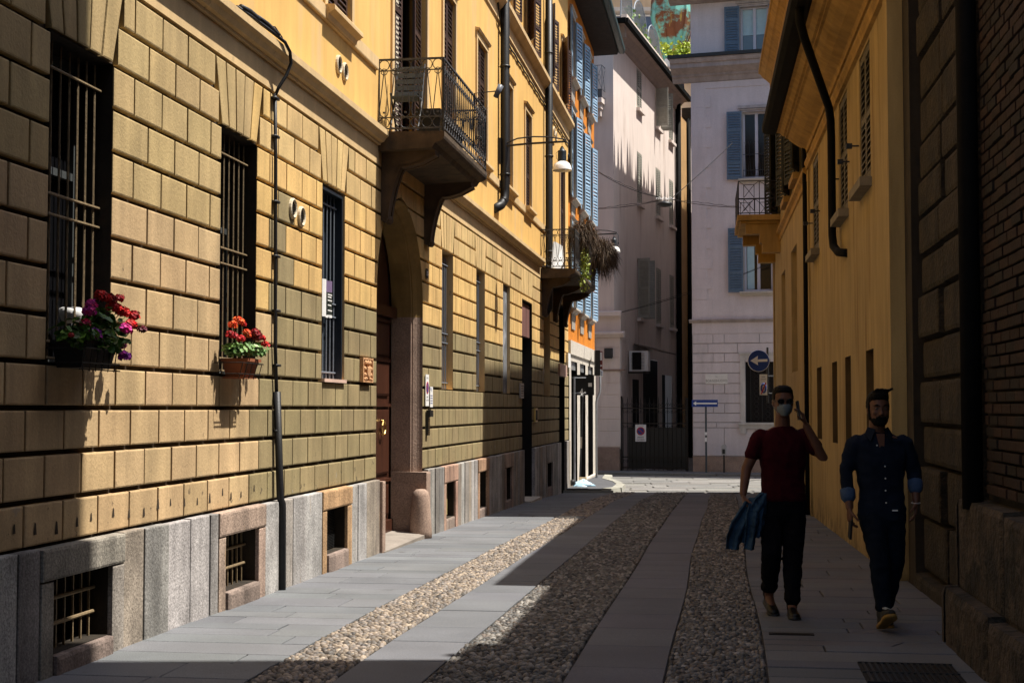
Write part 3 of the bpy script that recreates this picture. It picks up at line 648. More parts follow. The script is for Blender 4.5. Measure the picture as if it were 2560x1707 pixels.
PBK = pm('dark_downpipe', (.007, .0065, .006), .2, 8, rough=.75, spec=.08)
pipe(Rt, [(17.0, .66, 6.45), (17.0, .66, 6.28), (17.15, .6, 6.12), (18.9, .16, 5.62), (19.2, .11, 5.5), (19.24, .10, 5.3), (19.24, .10, 3.95), (19.1, .1, 3.78), (18.75, .07, 3.66), (18.3, 0, 3.6)], .055, PBK, A)
# the taller house beyond
B = thing('tall_house', Rt(31, 0, -.4), 'taller ochre house past the coved one with tall niches and a balcony over the junction', 'house')
BWD = [(28.0, 29.75, 2.35, 4.85), (31.9, 33.4, 2.0, 4.72)]; BW1 = [(26.6, 27.7, 6.0, 7.8), (29.6, 30.7, 6.0, 7.8), (34.3, 35.6, 6.2, 8.6)]
BW2 = [(27.0, 28.0, 9.4, 11.2), (30.1, 31.1, 9.4, 11.2), (33.6, 34.6, 9.4, 11.2)]
m = MB(Rt); m.k = 0; m.cells(24.72, 36.9, -1.5, 14.4, BWD + BW1 + BW2, 0)
for h_ in BWD + BW1 + BW2:
    m.k = 0; m.reveal(h_, 0, -.16); m.k = 1 if h_ not in BWD else 0; m.quad((h_[0], -.16, h_[2]), (h_[1], -.16, h_[2]), (h_[1], -.16, h_[3]), (h_[0], -.16, h_[3]))
    if h_ in BWD:
        a, b = h_[0] + .35, h_[1] - .35; m.k = 2; n = 8; c = (a + b) / 2; r = (b - a) / 2
        m.prism([(a, h_[2]), (b, h_[2])] + [(c + r * math.cos(math.pi * i / n), h_[3] - .75 + r * math.sin(math.pi * i / n)) for i in range(n + 1)], -.159, -.15)
m.k = 0; m.quad((36.9, 0, -1.5), (36.9, -8, -1.5), (36.9, -8, 14.4), (36.9, 0, 14.4)); m.quad((24.72, 0, 6), (24.72, -8, 6), (24.72, -8, 14.4), (24.72, 0, 14.4)); m.quad((24.72, 0, 14.4), (36.9, 0, 14.4), (36.9, -8, 14.4), (24.72, -8, 14.4))
m.quad((24.72, -8, -1), (36.9, -8, -1), (36.9, -8, 14.4), (24.72, -8, 14.4)); m.box(36.5, 36.9, 0, .03, -1, 5.7)
m.build('wall', [M['ochre'], M['glass'], M['dark']], B)
m = MB(Rt); m.sweep([(0, 5.55), (.03, 5.56), (.03, 5.68), (.09, 5.72), (.10, 5.78), (0, 5.82)], 24.75, 36.95)
m.sweep([(0, 9.9), (.04, 9.9), (.05, 10.1), (.16, 10.2), (.2, 10.22), (.3, 10.35), (.34, 10.36), (.34, 10.46), (0, 10.5)], 24.72, 37.2); m.build('cornice', M['ochre_trim'], B)
for h_ in BW1 + BW2:
    m = MB(Rt); trim(m, h_[0], h_[1], h_[2], h_[3], .12, .03); m.box(h_[0] - .1, h_[1] + .1, 0, .16, h_[2] - .12, h_[2]); m.build('window_frame', M['ochre_trim'], B)
for h_ in BW1:
    for hs, sd in ((h_[0], 1), (h_[1], -1)):
        q = MB(Rt); louvre(q, Rt, hs, .03, h_[2] + .02, h_[3] - .02, (h_[1] - h_[0]) / 2, rad(163), sd, (.4,), pitch=.08); q.build('shutter', pm('blackish_green_shutter', (.03, .03, .02), .2, 8) if sd > 0 else bpy.data.materials['blackish_green_shutter'], B)
pipe(Rt, [(24.86, .06, 9.8), (24.86, .06, -.6)], .04, PBK, B)
m = MB(Rt)
m.box(33.6, 36.6, 0, 1.0, 6.05, 6.18); m.box(33.7, 36.5, 0, .93, 5.98, 6.049)
for s in (33.75, 36.1): m.box(s, s + .35, 0, .80, 5.74, 5.979); m.box(s, s + .35, 0, .48, 5.52, 5.739); m.box(s, s + .35, 0, .42, 5.30, 5.519)
o = m.build('balcony', M['ochre_trim'], B)
m = MB(Rt)
def xrail(at, p0, p1, z0, z1, n):
    d = (p1 - p0) / n
    for z in (z0 + .03, (z0 + z1) / 2 - .02, z1): m.tube([(*at(p0), z), (*at(p1), z)], .014, 4)
    for i in range(n + 1): m.tube([(*at(p0 + d * i), z0), (*at(p0 + d * i), z1)], .012, 4)
    for i in range(n):
        a, b = p0 + d * (i + .25), p0 + d * (i + .75); zm = (z0 + z1) / 2
        for lo, hi in ((z0 + .08, zm - .03), (zm, z1 - .09)):
            m.tube([(*at(a), lo), (*at(b), hi)], .009, 4); m.tube([(*at(b), lo), (*at(a), hi)], .009, 4)
            m.tube([(*at(a), lo), (*at(a), hi)], .009, 4); m.tube([(*at(b), lo), (*at(b), hi)], .009, 4); m.tube([(*at(a), hi), (*at(b), hi)], .009, 4)
        m.tube([(*at(p0 + d * i), z1), (*at(a), z1 - .09)], .009, 4); m.tube([(*at(p0 + d * (i + 1)), z1), (*at(b), z1 - .09)], .009, 4)
xrail(lambda u: (33.63, u), .0, .97, 6.19, 6.98, 2); xrail(lambda u: (36.57, u), .0, .97, 6.19, 6.98, 2); xrail(lambda u: (u, .97), 33.63, 36.57, 6.19, 6.98, 6)
m.build('railing', M['iron'], o)
# rusticated gateway recessed next to the ochre house
GT = thing('stone_gateway', Rt(12.3, -.2, 0), 'dark gateway wall of rough projecting stone courses in the shade', 'gateway')
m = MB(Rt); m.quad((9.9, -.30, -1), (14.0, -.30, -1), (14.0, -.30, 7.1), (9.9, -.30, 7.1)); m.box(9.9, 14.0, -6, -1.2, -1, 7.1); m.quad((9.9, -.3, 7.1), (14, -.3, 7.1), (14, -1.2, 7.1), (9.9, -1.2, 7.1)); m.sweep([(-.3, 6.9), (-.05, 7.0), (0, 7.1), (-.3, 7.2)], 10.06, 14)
m.build('wall', M['darkstone'], GT)
m = MB(Rt); z = .62
zs = [.12, .62, 1.10, 1.47, 1.88, 2.25, 2.67, 3.03, 3.39, 3.74, 4.09, 4.5, 4.9, 5.3, 5.7, 6.1, 6.5, 6.88]
for i in range(len(zs) - 1):
    e = .12 if i % 2 else 0
    for a, b in ((12.15 + e, 13.42), (10.5, 12.13 + e)):
        q = [(a + .01, zs[i] + .012), (b - .01, zs[i] + .012), (b - .01, zs[i + 1] - .012), (a + .01, zs[i + 1] - .012)]
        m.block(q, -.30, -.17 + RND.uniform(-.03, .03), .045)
m.block([(10.5, -.4), (13.5, -.4), (13.5, .1), (10.5, .1)], -.3, -.1, .05)
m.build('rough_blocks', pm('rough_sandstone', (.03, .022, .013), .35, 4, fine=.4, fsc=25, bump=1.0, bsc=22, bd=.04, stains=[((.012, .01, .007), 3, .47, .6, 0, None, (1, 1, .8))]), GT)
m = MB(Rt); m.box(13.55, 13.98, -.30, -.12, -.6, 6.9); m.build('pilaster', M['darkstone'], GT)
# brick house
BR = thing('brick_house', Rt(4, .2, 0), 'dark brick house with a worn two tier stone base at the right edge', 'house')
m = MB(Rt); m.box(-24, 9.45, -7, -.065, -1, 18.5); m.box(9.45, 10.05, -7, -.065, -1, 7.6); m.build('wall', M['darkstone'], BR)
m = MB(Rt); M['brick'] = pm('dark_brick', (1, 1, 1), .3, 3, fine=.3, fsc=40, attr=True, bump=.7, bsc=35)  # near-black tones, set brick by brick below
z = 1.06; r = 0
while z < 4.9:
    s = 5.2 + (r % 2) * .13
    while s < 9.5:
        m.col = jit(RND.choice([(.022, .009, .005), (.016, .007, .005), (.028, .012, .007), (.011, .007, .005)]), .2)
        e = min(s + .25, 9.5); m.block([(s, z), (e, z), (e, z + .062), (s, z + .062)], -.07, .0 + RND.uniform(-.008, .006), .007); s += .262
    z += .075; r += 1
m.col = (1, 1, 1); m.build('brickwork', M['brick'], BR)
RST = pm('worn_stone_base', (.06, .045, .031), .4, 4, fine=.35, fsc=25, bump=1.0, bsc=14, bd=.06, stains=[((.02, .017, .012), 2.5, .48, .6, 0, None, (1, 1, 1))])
m = MB(Rt); s = 4.6
while s < 10.05:
    d = min(RND.uniform(.8, 1.5), 10.1 - s)
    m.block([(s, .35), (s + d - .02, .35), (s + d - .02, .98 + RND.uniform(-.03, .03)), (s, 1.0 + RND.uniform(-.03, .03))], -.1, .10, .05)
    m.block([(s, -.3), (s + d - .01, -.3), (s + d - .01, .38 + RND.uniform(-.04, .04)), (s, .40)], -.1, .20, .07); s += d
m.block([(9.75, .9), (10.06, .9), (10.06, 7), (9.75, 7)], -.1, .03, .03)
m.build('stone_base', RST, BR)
pipe(Rt, [(9.6, .07, 7.4), (9.6, .07, .95)], .07, PBK, BR)
# ================================================= FAR END: orange, beige, grey, roofs behind
M['orange'] = pm('deep_orange_stucco', (.60, .195, .012), .10, 2, streak=.15, bump=.12)
M['blueshut'] = pm('light_blue_shutter', (.25, .37, .49), .12, 10, rough=.6)
M['palestone'] = pm('pale_stone_trim', (.45, .40, .34), .1, 4, streak=.1)
O = thing('orange_house', L(41.8, 0, -.6), 'orange house with light blue shutters and a grey granite shopfront at its foot', 'house')
OW = [(38.55, 39.55), (40.9, 41.9), (43.3, 44.3)]
rows = [(4.30, 6.62), (7.28, 9.7), (10.55, 12.35)]; OWN = [(a, b, z0, z1) for a, b in OW for z0, z1 in rows]
SH = [(38.40, 39.95, -.62, 2.88), (40.70, 42.30, -.62, 2.88), (43.05, 44.65, -.62, 2.88)]
OE = 45.6
m = MB(L); m.k = 0; m.cells(37.93, OE, 3.40, 13.1, OWN, -.01); m.quad((OE, -.01, 3.4), (OE, -9, 3.4), (OE, -9, 13.1), (OE, -.01, 13.1)); m.quad((37.93, -9, -1), (OE, -9, -1), (OE, -9, 13.1), (37.93, -9, 13.1))
m.k = 1; m.cells(37.93, OE, -.9, 3.41, SH, .02); m.quad((OE, .02, -.9), (OE, -9, -.9), (OE, -9, 3.4), (OE, .02, 3.4)); m.box(37.95, OE + .02, -.01, .06, 3.05, 3.42); m.box(37.95, 45.3, 0, .10, -.9, -.42)
m.build('wall', [M['orange'], pm('speckled_shop_stone', (.52, .47, .40), .1, 3, fine=.3, fsc=30, bump=.2)], O)
m = MB(L); m.sweep([(0, 13.0), (.7, 13.02), (.75, 13.10), (.76, 13.3), (-9, 16), (-9, 13.1)], 37.9, 46.1); m.build('roof', pm('dark_eave_boards', (.028, .022, .018), .3, 6), O)
m = MB(L); m.sweep([(.74, 13.1), (.78, 13.06), (.9, 13.06), (.95, 13.12), (.95, 13.25), (.74, 13.25)], 37.9, 46.2); m.build('gutter', pm('dark_green_gutter', (.015, .035, .028), .2, 6, rough=.4), O)
for i, (a, b, z0, z1) in enumerate(OWN):
    m = MB(L); m.k = 0; m.reveal((a, b, z0, z1), -.01, -.25); m.k = 1; m.quad((a, -.25, z0), (b, -.25, z0), (b, -.25, z1), (a, -.25, z1)); o = m.build('window', [M['palestone'], M['glass']], O)
    q = MB(L); trim(q, a, b, z0, z1, .12, .03); q.build('window_frame', M['palestone'], o)
    q = MB(L); sill(q, a, b, z0, .16, .08, .14); q.build('sill', M['palestone'], o)
    q = MB(L); q.box(a + .05, b - .05, -.005, .02, z0 - .55, z0 - .12); q.build('apron_panel', pm('grey_apron_panel', (.30, .27, .23), .1, 5) if i == 0 else bpy.data.materials['grey_apron_panel'], o)
    for hs, sd, an in ((a - .0, 1, 177), (b, -1, 169)):
        q = MB(L); louvre(q, L, hs, .035, z0 + .02, z1 - .02, (b - a) / 2 + .05, rad(an), sd, (.33, .5), pitch=.085); q.build('shutter', M['blueshut'], o)
for i, (a, b, z0, z1) in enumerate(SH):
    m = MB(L); m.k = 0; m.reveal((a, b, z0, z1), .02, -.2); m.quad((a, -.2, z0), (b, -.2, z0), (b, -.2, z1), (a, -.2, z1)); m.k = 1; m.box(a, b, -.08, -.03, z1 - .22, z1); m.k = 2
    for k in range(22): m.box(a + .02, a + .32, -.16, -.13, z0 + .5 + k * .125, z0 + .53 + k * .125)
    m.box(a + .3, a + .34, -.18, -.1, z0, z1 - .22)
    m.build('shop_opening', [M['dark'], pm('silver_frame', (.4, .41, .41), .05, 5, rough=.35, metal=.6) if i == 0 else bpy.data.materials['silver_frame'], pm('shop_rail', (.35, .33, .3), .1, 5) if i == 0 else bpy.data.materials['shop_rail']], O)
# ---- beige house
M['beige'] = pm('pale_pink_stucco', (.72, .62, .555), .05, .8, fine=.03, streak=.06, bump=.1, stains=[((.47, .37, .31), .8, .56, .72, 0, None, (1.5, 1.5, .3))])
M['gshut'] = pm('grey_green_shutter', (.33, .32, .27), .1, 8, rough=.6)
BE = thing('beige_house', Bf(0, 0, -.6), 'pale pink corner house with grey louvred shutters, half in sun above the gate', 'house')
EW = [(a, b, z0, z1) for a, b in ((4.15, 5.1), (7.95, 9.0), (11.0, 12.0)) for z0, z1 in ((13.12, 14.70), (9.45, 11.45), (5.05, 7.34))]
m = MB(Be); m.k = 0; m.cells(0, 12.7, 4.1, 15.0, EW, 0); m.cells(0, 12.7, -1, 4.1, [(3.2, 4.4, -1, 2.7), (5.2, 8.2, -1, 3.55), (9.2, 11.5, -1, 3.0)], -.012)
m.k = 1; m.box(3.0, 12, -1.2, -.4, -1, 3.6); m.k = 0
m.F = Bf; m.quad((-9, 0, -1), (0, 0, -1), (0, 0, 15), (-9, 0, 15))
m.F = Be; m.quad((12.7, 0, -1), (12.7, -9, -1), (12.7, -9, 15), (12.7, 0, 15)); m.quad((0, 0, 15), (12.7, 0, 15), (12.7, -9, 15), (0, -9, 15))
m.build('wall', [M['beige'], M['dark']], BE)
m = MB(Bf); m.k = 0; gz_ = [.27, .80, 1.22, 1.64, 2.08, 2.5, 2.93, 3.38, 3.74, 4.10]
for i in range(len(gz_) - 1): m.block([(-.62, gz_[i] + .008), (.26, gz_[i] + .008), (.26, gz_[i + 1] - .008), (-.62, gz_[i + 1] - .008)], -.1, .20, .015)
m.box(-.61, .25, -.1, .185, .2, 4.1)
m.sweep([(0, 4.10), (.26, 4.10), (.30, 4.18), (.36, 4.21), (.36, 4.27), (0, 4.32)], -.74, .40); m.sweep([(0, 4.86), (.22, 4.86), (.22, 5.0), (0, 5.05)], -.64, .28); m.box(-.62, .25, 0, .05, 4.3, 4.87)
m.k = 1; m.block([(-.66, -.9), (.24, -.9), (.24, .27), (-.66, .27)], -.1, .26, .04)
m.box(-.8, .4, .0, .24, 2.93, 2.98)
m.build('corner_pier', [M['beige'], M['granite_plain']], BE)
m = MB(Be); m.sweep([(0, 14.72), (.08, 14.75), (.12, 14.9), (.3, 15.05), (.34, 15.1), (.5, 15.12), (.52, 15.2), (0, 15.3)], -.5, 12.9); m.F = Bf; m.sweep([(0, 14.72), (.08, 14.75), (.12, 14.9), (.3, 15.05), (.34, 15.1), (.5, 15.12), (.52, 15.2), (0, 15.3)], -9, .48); m.build('cornice', pm('brown_eave_moulding', (.30, .23, .19), .1, 3), BE)
m = MB(Be); m.sweep([(.5, 15.14), (.66, 15.14), (.68, 15.3), (.5, 15.3)], -.6, 13); m.F = Bf; m.sweep([(.5, 15.14), (.66, 15.14), (.68, 15.3), (.5, 15.3)], -9, .6); m.build('gutter', M['copper'], BE)
m = MB(Be); m.box(1.2, 13, .05, .25, 15.3, 15.95); m.build('parapet', pm('cream_parapet', (.66, .56, .47), .05, 4), BE)
for i, (a, b, z0, z1) in enumerate(EW):
    m = MB(Be); m.k = 0; m.reveal((a, b, z0, z1), 0, -.2); m.k = 1; m.quad((a, -.2, z0), (b, -.2, z0), (b, -.2, z1), (a, -.2, z1)); o = m.build('window', [M['beige'], M['glass']], BE)
    q = MB(Be); q.box(a - .08, b + .08, 0, .14, z0 - .12, z0); q.build('sill', M['beige'], o)
    an = 0 if i not in (3, 2) else 100
    for hs, sd in ((a + .01, 1), (b - .01, -1)):
        q = MB(Be); louvre(q, Be, hs, -.03 if not an else .03, z0 + .01, z1 - .02, (b - a) / 2 - .012, rad(an), sd, (.5,), pitch=.09); q.build('shutter', M['gshut'], o)
pipe(Be, [(12.55, .14, 15), (12.55, .14, -.6)], .12, PBK, BE)
m = MB(Bf); m.box(-.28, .0, .2, .36, 3.40, 3.72, .02); m.box(-.26, -.02, .2, .40, 3.36, 3.399); m.build('alarm_box', pm('dark_grey_box', (.045, .045, .042), .1, 6), BE)
m = MB(Bf); m.box(-1.5, -.3, 0, .55, 12.38, 12.55); m.box(-1.4, -.36, 0, .42, 12.2, 12.379); m.box(-1.3, -.4, 0, .28, 11.95, 12.199)
o = m.build('balcony', M['beige'], BE)
m = MB(Bf)
for z in (12.6, 12.85, 13.7): m.tube([(-1.5, .52, z), (-.3, .52, z), (-.3, 0, z)], .014, 4)
for i in range(9):
    x = -1.5 + i * .15; m.tube([(x, .52, 12.56), (x, .52, 13.7)], .009, 4)
    if i % 2 == 0 and i < 8: m.tube([(x, .52, 13.68), (x + .3, .52, 12.86)], .009, 4); m.tube([(x + .3, .52, 13.68), (x, .52, 12.86)], .009, 4); m.ring((x + .15, .52, 13.27), (1, 0, 0), (0, 0, 1), .12, .008, 8)
m.box(-1.5, -.3, .50, .51, 12.56, 12.84); m.tube([(-.3, .5, 12.9), (-.3, .02, 13.6)], .009, 4); m.tube([(-.3, .5, 13.6), (-.3, .02, 12.9)], .009, 4)
m.build('railing', pm('grey_railing', (.12, .12, .12), .1, 8), o)
# ---- tan pilaster house deeper in the alley
T = thing('alley_house', Be(18, 0, -.6), 'narrow tan fronted house deeper in the alley with small railed balconies', 'house')
m = MB(Be); m.k = 0; m.box(12.75, 14.9, -6, .12, -1, 14.6); m.k = 1; m.box(14.9, 26, -8, -.1, -1, 15.2); m.k = 2; m.box(14.9, 26, -.1, .35, 14.9, 15.3)
m.build('wall', [pm('tan_stucco', (.45, .27, .11), .1, 2, streak=.1), M['beige'], M['darkstone']], T)
m = MB(Be)
for z in (3.6, 7.0, 10.3): m.box(15.2, 19, -.1, .75, z, z + .22)
o = m.build('balcony', M['palestone'], T)
m = MB(Be)
for z in (3.82, 7.22, 10.52):
    m.tube([(15.2, -.1, z + 1), (15.2, .72, z + 1), (19, .72, z + 1)], .015, 4)
    for i in range(7): m.tube([(15.2, -.1 + i * .136, z), (15.2, -.1 + i * .136, z + 1)], .008, 4)
    for i in range(26): m.tube([(15.2 + i * .15, .72, z), (15.2 + i * .15, .72, z + 1)], .008, 4)
m.build('railing', M['iron'], o)
for z in (4.0, 7.4, 10.8):
    m = MB(Be); louvre(m, Be, 16.0, -.08, z, z + 2.1, .5, 0, 1, (.5,), pitch=.09); louvre(m, Be, 17.0, -.08, z, z + 2.1, .5, 0, -1, (.5,), pitch=.09); m.build('shutter', M['gshut'], T)
pipe(Be, [(14.95, .2, 14.8), (14.95, .2, -.6)], .1, PBK, T)
# ---- grey front
M['grey'] = pm('mauve_grey_stucco', (.57, .51, .515), .06, 1.0, fine=.06, fsc=25, streak=.07, bump=.2, bsc=40, stains=[((.30, .27, .265), 1.2, .57, .75, -1, 7, (2, 2, .3))])
M['greyst'] = pm('grey_stone_course', (.40, .36, .355), .1, 2, fine=.1, streak=.2, bump=.2)
GH = thing('grey_house', Gr(4, 0, -.6), 'mauve grey stone fronted house facing down the street with blue shutters and a street nameplate', 'house')
GWN = [(1.77, 2.71, 5.53, 7.66), (1.75, 2.65, 9.35, 11.62), (1.70, 2.63, 13.60, 15.22)]; GF = (1.78, 3.55, 1.14, 3.26)
X1 = 26
m = MB(Gr); m.k = 0; m.cells(0, X1, 4.1, 16.2, GWN, 0); m.k = 1; m.cells(0, X1, -1, 4.6, [GF], -.02)
m.k = 0; m.box(-.001, X1, -26, -.35, -1, 16.2); m.quad((0, 0, -1), (0, -.35, -1), (0, -.35, 16.2), (0, 0, 16.2)); m.quad((0, 0, 16.2), (X1, 0, 16.2), (X1, -.35, 16.2), (0, -.35, 16.2))
hh = [.01, .96, 1.14, 1.45, 1.78, 2.11, 2.45, 2.80, 3.16, 3.47, 3.80, 4.13]
for i in range(len(hh) - 1):
    J = [0, X1]
    if i in (3, 5, 8): J = [0, .70, 1.08, 1.7, 2.6, 3.6, 6]
    if i == 10: J = [0, .70, 1.08, 2.26, 3.5, 6]
    if i == 9: J = [0, .53, 1.52, 2.9, 4.4, 6]
    if i == 1: J = [0, .8, 1.75, 3, 6]
    if i == 0: J = [0, 1.06, 2.1, 3.2, 6]
    if J[-1] < X1: J.append(X1)
    for j in range(len(J) - 1):
        a, b = J[j], J[j + 1]
        if hh[i] > 1.0 and hh[i + 1] < 3.2:
            for p, q in ((a, min(b, 1.62)), (max(a, 3.72), b)):
                if q - p > .05: m.block([(p + .006, hh[i] + .010), (q - .006, hh[i] + .010), (q - .006, hh[i + 1] - .010), (p + .006, hh[i + 1] - .010)], -.03, .012, .012)
        else: m.block([(a + .006, hh[i] + .010), (b - .006, hh[i] + .010), (b - .006, hh[i + 1] - .010), (a + .006, hh[i + 1] - .010)], -.03, .012, .012)
m.k = 0; m.box(0, X1, 0, .02, 4.14, 4.5)
for i in range(21):
    z = 5.30 + i * .345; w_ = .68 if i % 2 else .51
    if z < 12.3: m.box(0, w_, 0, .022, z + .002, z + .345)
m.box(0, .68, 0, .021, 4.62, 5.29); m.box(0, X1, 0, .024, 12.5, 12.72)
m.k = 2; m.box(0, X1, -.05, .05, -1, 0.0)
for x in (.72, 1.43, 2.4): m.box(x, x + .012, .0, .0515, -1, 0)
WG = m.build('wall', [M['grey'], M['greyst'], M['granite_plain']], GH)
m = MB(Gr); m.sweep([(0, 4.50), (.05, 4.50), (.08, 4.56), (.12, 4.58), (.12, 4.61), (0, 4.63)], -.1, X1)
pr = [(0, 12.72), (.05, 12.75), (.12, 12.88), (.2, 12.92), (.2, 12.98), (.5, 13.12), (.55, 13.14), (.55, 13.28), (.62, 13.3), (.68, 13.4), (.68, 13.44), (.1, 13.5), (0, 13.5)]
m.sweep(pr, -.62, X1); m.sweep([(0, 15.45), (.3, 15.5), (.35, 15.55), (.75, 15.6), (.75, 15.8), (0, 16)], -.7, X1)
m.build('cornice', pm('brownish_stone_cornice', (.34, .285, .265), .12, 2, streak=.2), GH)
m = MB(Gr); m.box(-.68, X1, .1, .74, 13.445, 13.56); m.build('cornice_flashing', M['black'], GH)
BLUE2 = pm('steel_blue_shutter', (.085, .13, .185), .12, 8, rough=.6)
for i, (a, b, z0, z1) in enumerate(GWN):
    m = MB(Gr); m.k = 0; m.reveal((a, b, z0, z1), 0, -.22); m.k = 1; m.quad((a, -.2, z0), (b, -.2, z0), (b, -.2, z1), (a, -.2, z1)); m.k = 2; c = (a + b) / 2
    for x0, x1 in ((a, a + .06), (b - .06, b), (c - .05, c + .05)): m.box(x0, x1, -.19, -.13, z0, z1)
    m.box(a + .06, b - .06, -.19, -.14, z0, z0 + .08); m.box(a + .06, b - .06, -.19, -.14, z1 - .06, z1)
    if i == 2:
        m.k = 3; 
        for x0, x1 in ((a + .06, c - .05), (c + .05, b - .06)): m.box(x0, x1, -.2, -.195, z0 + .75, z1 - .06); m.box(x0, x1, -.2, -.18, z0 + .68, z0 + .76)
    if i == 0: m.k = 3; m.box(a + .08, a + .32, -.2, -.195, z0 + .1, z1 - .1)
    o = m.build('window', [M['greyst'], pm('sky_lit_glass', (.05, .085, .10), .1, 1, rough=.06, spec=.9, bump=0) if i == 2 else M['glass'], pm('white_grey_window_frame', (.48, .47, .52), .05, 5) if i == 0 else bpy.data.materials['white_grey_window_frame'], pm('roman_blind', (.38, .52, .56), .06, 8) if i == 0 else bpy.data.materials['roman_blind']], GH)
    for hs, sd in ((a - .03, 1), (b + .03, -1)):
        q = MB(Gr); louvre(q, Gr, hs, .05, z0 - .02, z1 + .02, .50, rad(176), sd, (.24, .72) if i else (.3, .7), pitch=.085); q.build('shutter', BLUE2, o)
    q = MB(Gr); sill(q, a, b, z0, .16, .10, .14); q.build('sill', M['palestone'], o)
    q = MB(Gr); trim(q, a, b, z0, z1, .05, .02); q.box(a - .15, b + .15, 0, .05, z1 + .12, z1 + .22); q.build('window_frame', M['greyst'], o)
    if i == 1:
        q = MB(Gr)
        for z in (z0 + .08, z0 + .28, z0 + .82): q.tube([(a, .03, z), (b, .03, z)], .012, 4)
        for k in range(6): x = a + .08 + k * .155; q.tube([(x - .05, .03, z0 + .1), (x, .03, z0 + .8), (x + .05, .03, z0 + .1)], .009, 4); q.tube([(x - .03, .03, z0 + 1.25), (x, .03, z0 + 1.1), (x + .03, .03, z0 + 1.25)], .006, 4); q.tube([(x, .03, z0 + .8), (x, .03, z0 + 1.1)], .006, 4)
        q.build('guard_rail', M['black'], o)
m = MB(Gr); a, b, z0, z1 = GF; m.k = 0
m.box(a - .17, a, -.02, .04, z0, z1 + .17); m.box(b, b + .17, -.02, .04, z0, z1 + .17); m.box(a, b, -.02, .04, z1, z1 + .17); m.box(a - .2, b + .2, 0, .07, z1 + .171, z1 + .22); m.box(a - .24, b + .24, 0, .14, z0 - .07, z0 - .001); m.box(a - .22, b + .22, 0, .09, z0 - .2, z0 - .071)
for x in (a - .16, b - .02): m.box(x, x + .18, 0, .10, z0 - .36, z0 - .201)
m.k = 1; m.box(a, b, -.3, -.1, z0, z1); m.k = 2
for r in range(12):
    for c_ in range(4): m.ring((a + .36 + c_ * .38, -.06, z0 + .12 + r * .17), (1, 0, 0), (0, 0, 1), .075, .012, 6)
for k in range(5): m.tube([(a + .17 + k * .38, -.06, z0), (a + .17 + k * .38, -.06, z1)], .014, 4)
m.build('barred_window', [pm('white_grey_surround', (.50, .47, .44), .1, 3, streak=.15), M['dark'], M['iron']], GH)
# ---- roofs and terrace seen over the beige house
m = MB(); RB = thing('terrace_building', (8, 74, 0), 'brown penthouse building with ribbon windows rising behind the beige roof', 'building')
m.k = 0; m.box(3.5, 14, 75.5, 86, 0, 19.2); m.box(3.5, 14, 75.5, 86, 20.2, 21.9); m.box(3.5, 14, 76.2, 86, 19.2, 20.2); m.box(3.5, 14, 76.2, 86, 21.9, 25); m.build('wall', pm('brown_render', (.42, .30, .19), .1, 1, streak=.1), RB)
m = MB(); m.box(3.4, 14, 75.4, 76.19, 22.9, 23.1); m.box(8.0, 14, 75.35, 75.5, 19.05, 19.2); m.build('ledge', M['palestone'], RB)
for z0, z1, nm in ((19.25, 20.15, 0), (22.05, 22.85, 1)):
    m = MB(); m.k = 0; m.box(4, 13, 76.1, 76.19, z0, z1); m.k = 1
    for x in (4, 5.9, 8.0, 10.5): m.box(x, x + .1, 76.0, 76.1, z0, z1)
    m.box(4, 13, 76.0, 76.1, z1 - .08, z1); m.build('ribbon_window', [pm('blue_window_glass', (.10, .13, .20), .1, 1, rough=.2, bump=0) if not nm else bpy.data.materials['blue_window_glass'], M['white']], RB)
m = MB(); COP = pm('verdigris_copper', (.16, .42, .33), .2, .8, rough=.5, metal=.2, stains=[((.16, .055, .02), .7, .5, .58, 0, None, (1, 1, 1.6)), ((.36, .24, .05), 1.3, .56, .62, 0, None, (3, 3, .5))])
n = 10; pts = []
prof = [(.30, 17.6), (.5, 18.2), (.85, 19.2), (1.02, 20.0), (.98, 20.7), (.7, 21.6), (.35, 22.3), (.1, 22.8)]
m.lathe((7.55, 66, 0), prof, 12)
for k in range(7):
    a = math.pi + math.pi * k / 6; m.tube([(7.55 + r * math.cos(a) * 1.01, 66 + r * math.sin(a) * 1.01, z) for r, z in prof], .035, 4)
tag(m.build('copper_bay', COP, smooth=False), 'bulging green and rust streaked copper bay hanging on the brown terrace wall', 'copper bay')
m = MB(Gr); z = 16.2                                            # clipped conifers along the alley edge of the grey roof
t = thing('roof_hedge', Gr(.3, -12, 16.2), 'dark clipped conifer hedge along the alley edge of the grey roof', 'hedge')
m.box(-.0, .25, -26, -.4, 16.2, 16.9); m.build('planter_wall', M['grey'], t)
m = MB(Gr)
for i in range(46):
    o = -1.2 - i * .52 + RND.uniform(-.15, .15); hgt = RND.uniform(.5, 1.7); r = RND.uniform(.14, .30)
    for j in range(5): a = j * 1.256; m.add([(.12 + r * math.cos(a), o + r * math.sin(a), 16.85), (.12 + r * math.cos(a + 1.3), o + r * math.sin(a + 1.3), 16.85), (.12, o, 16.9 + hgt)], [(0, 1, 2)])
m.build('foliage', pm('conifer_green', (.04, .07, .02), .2, 5), t)
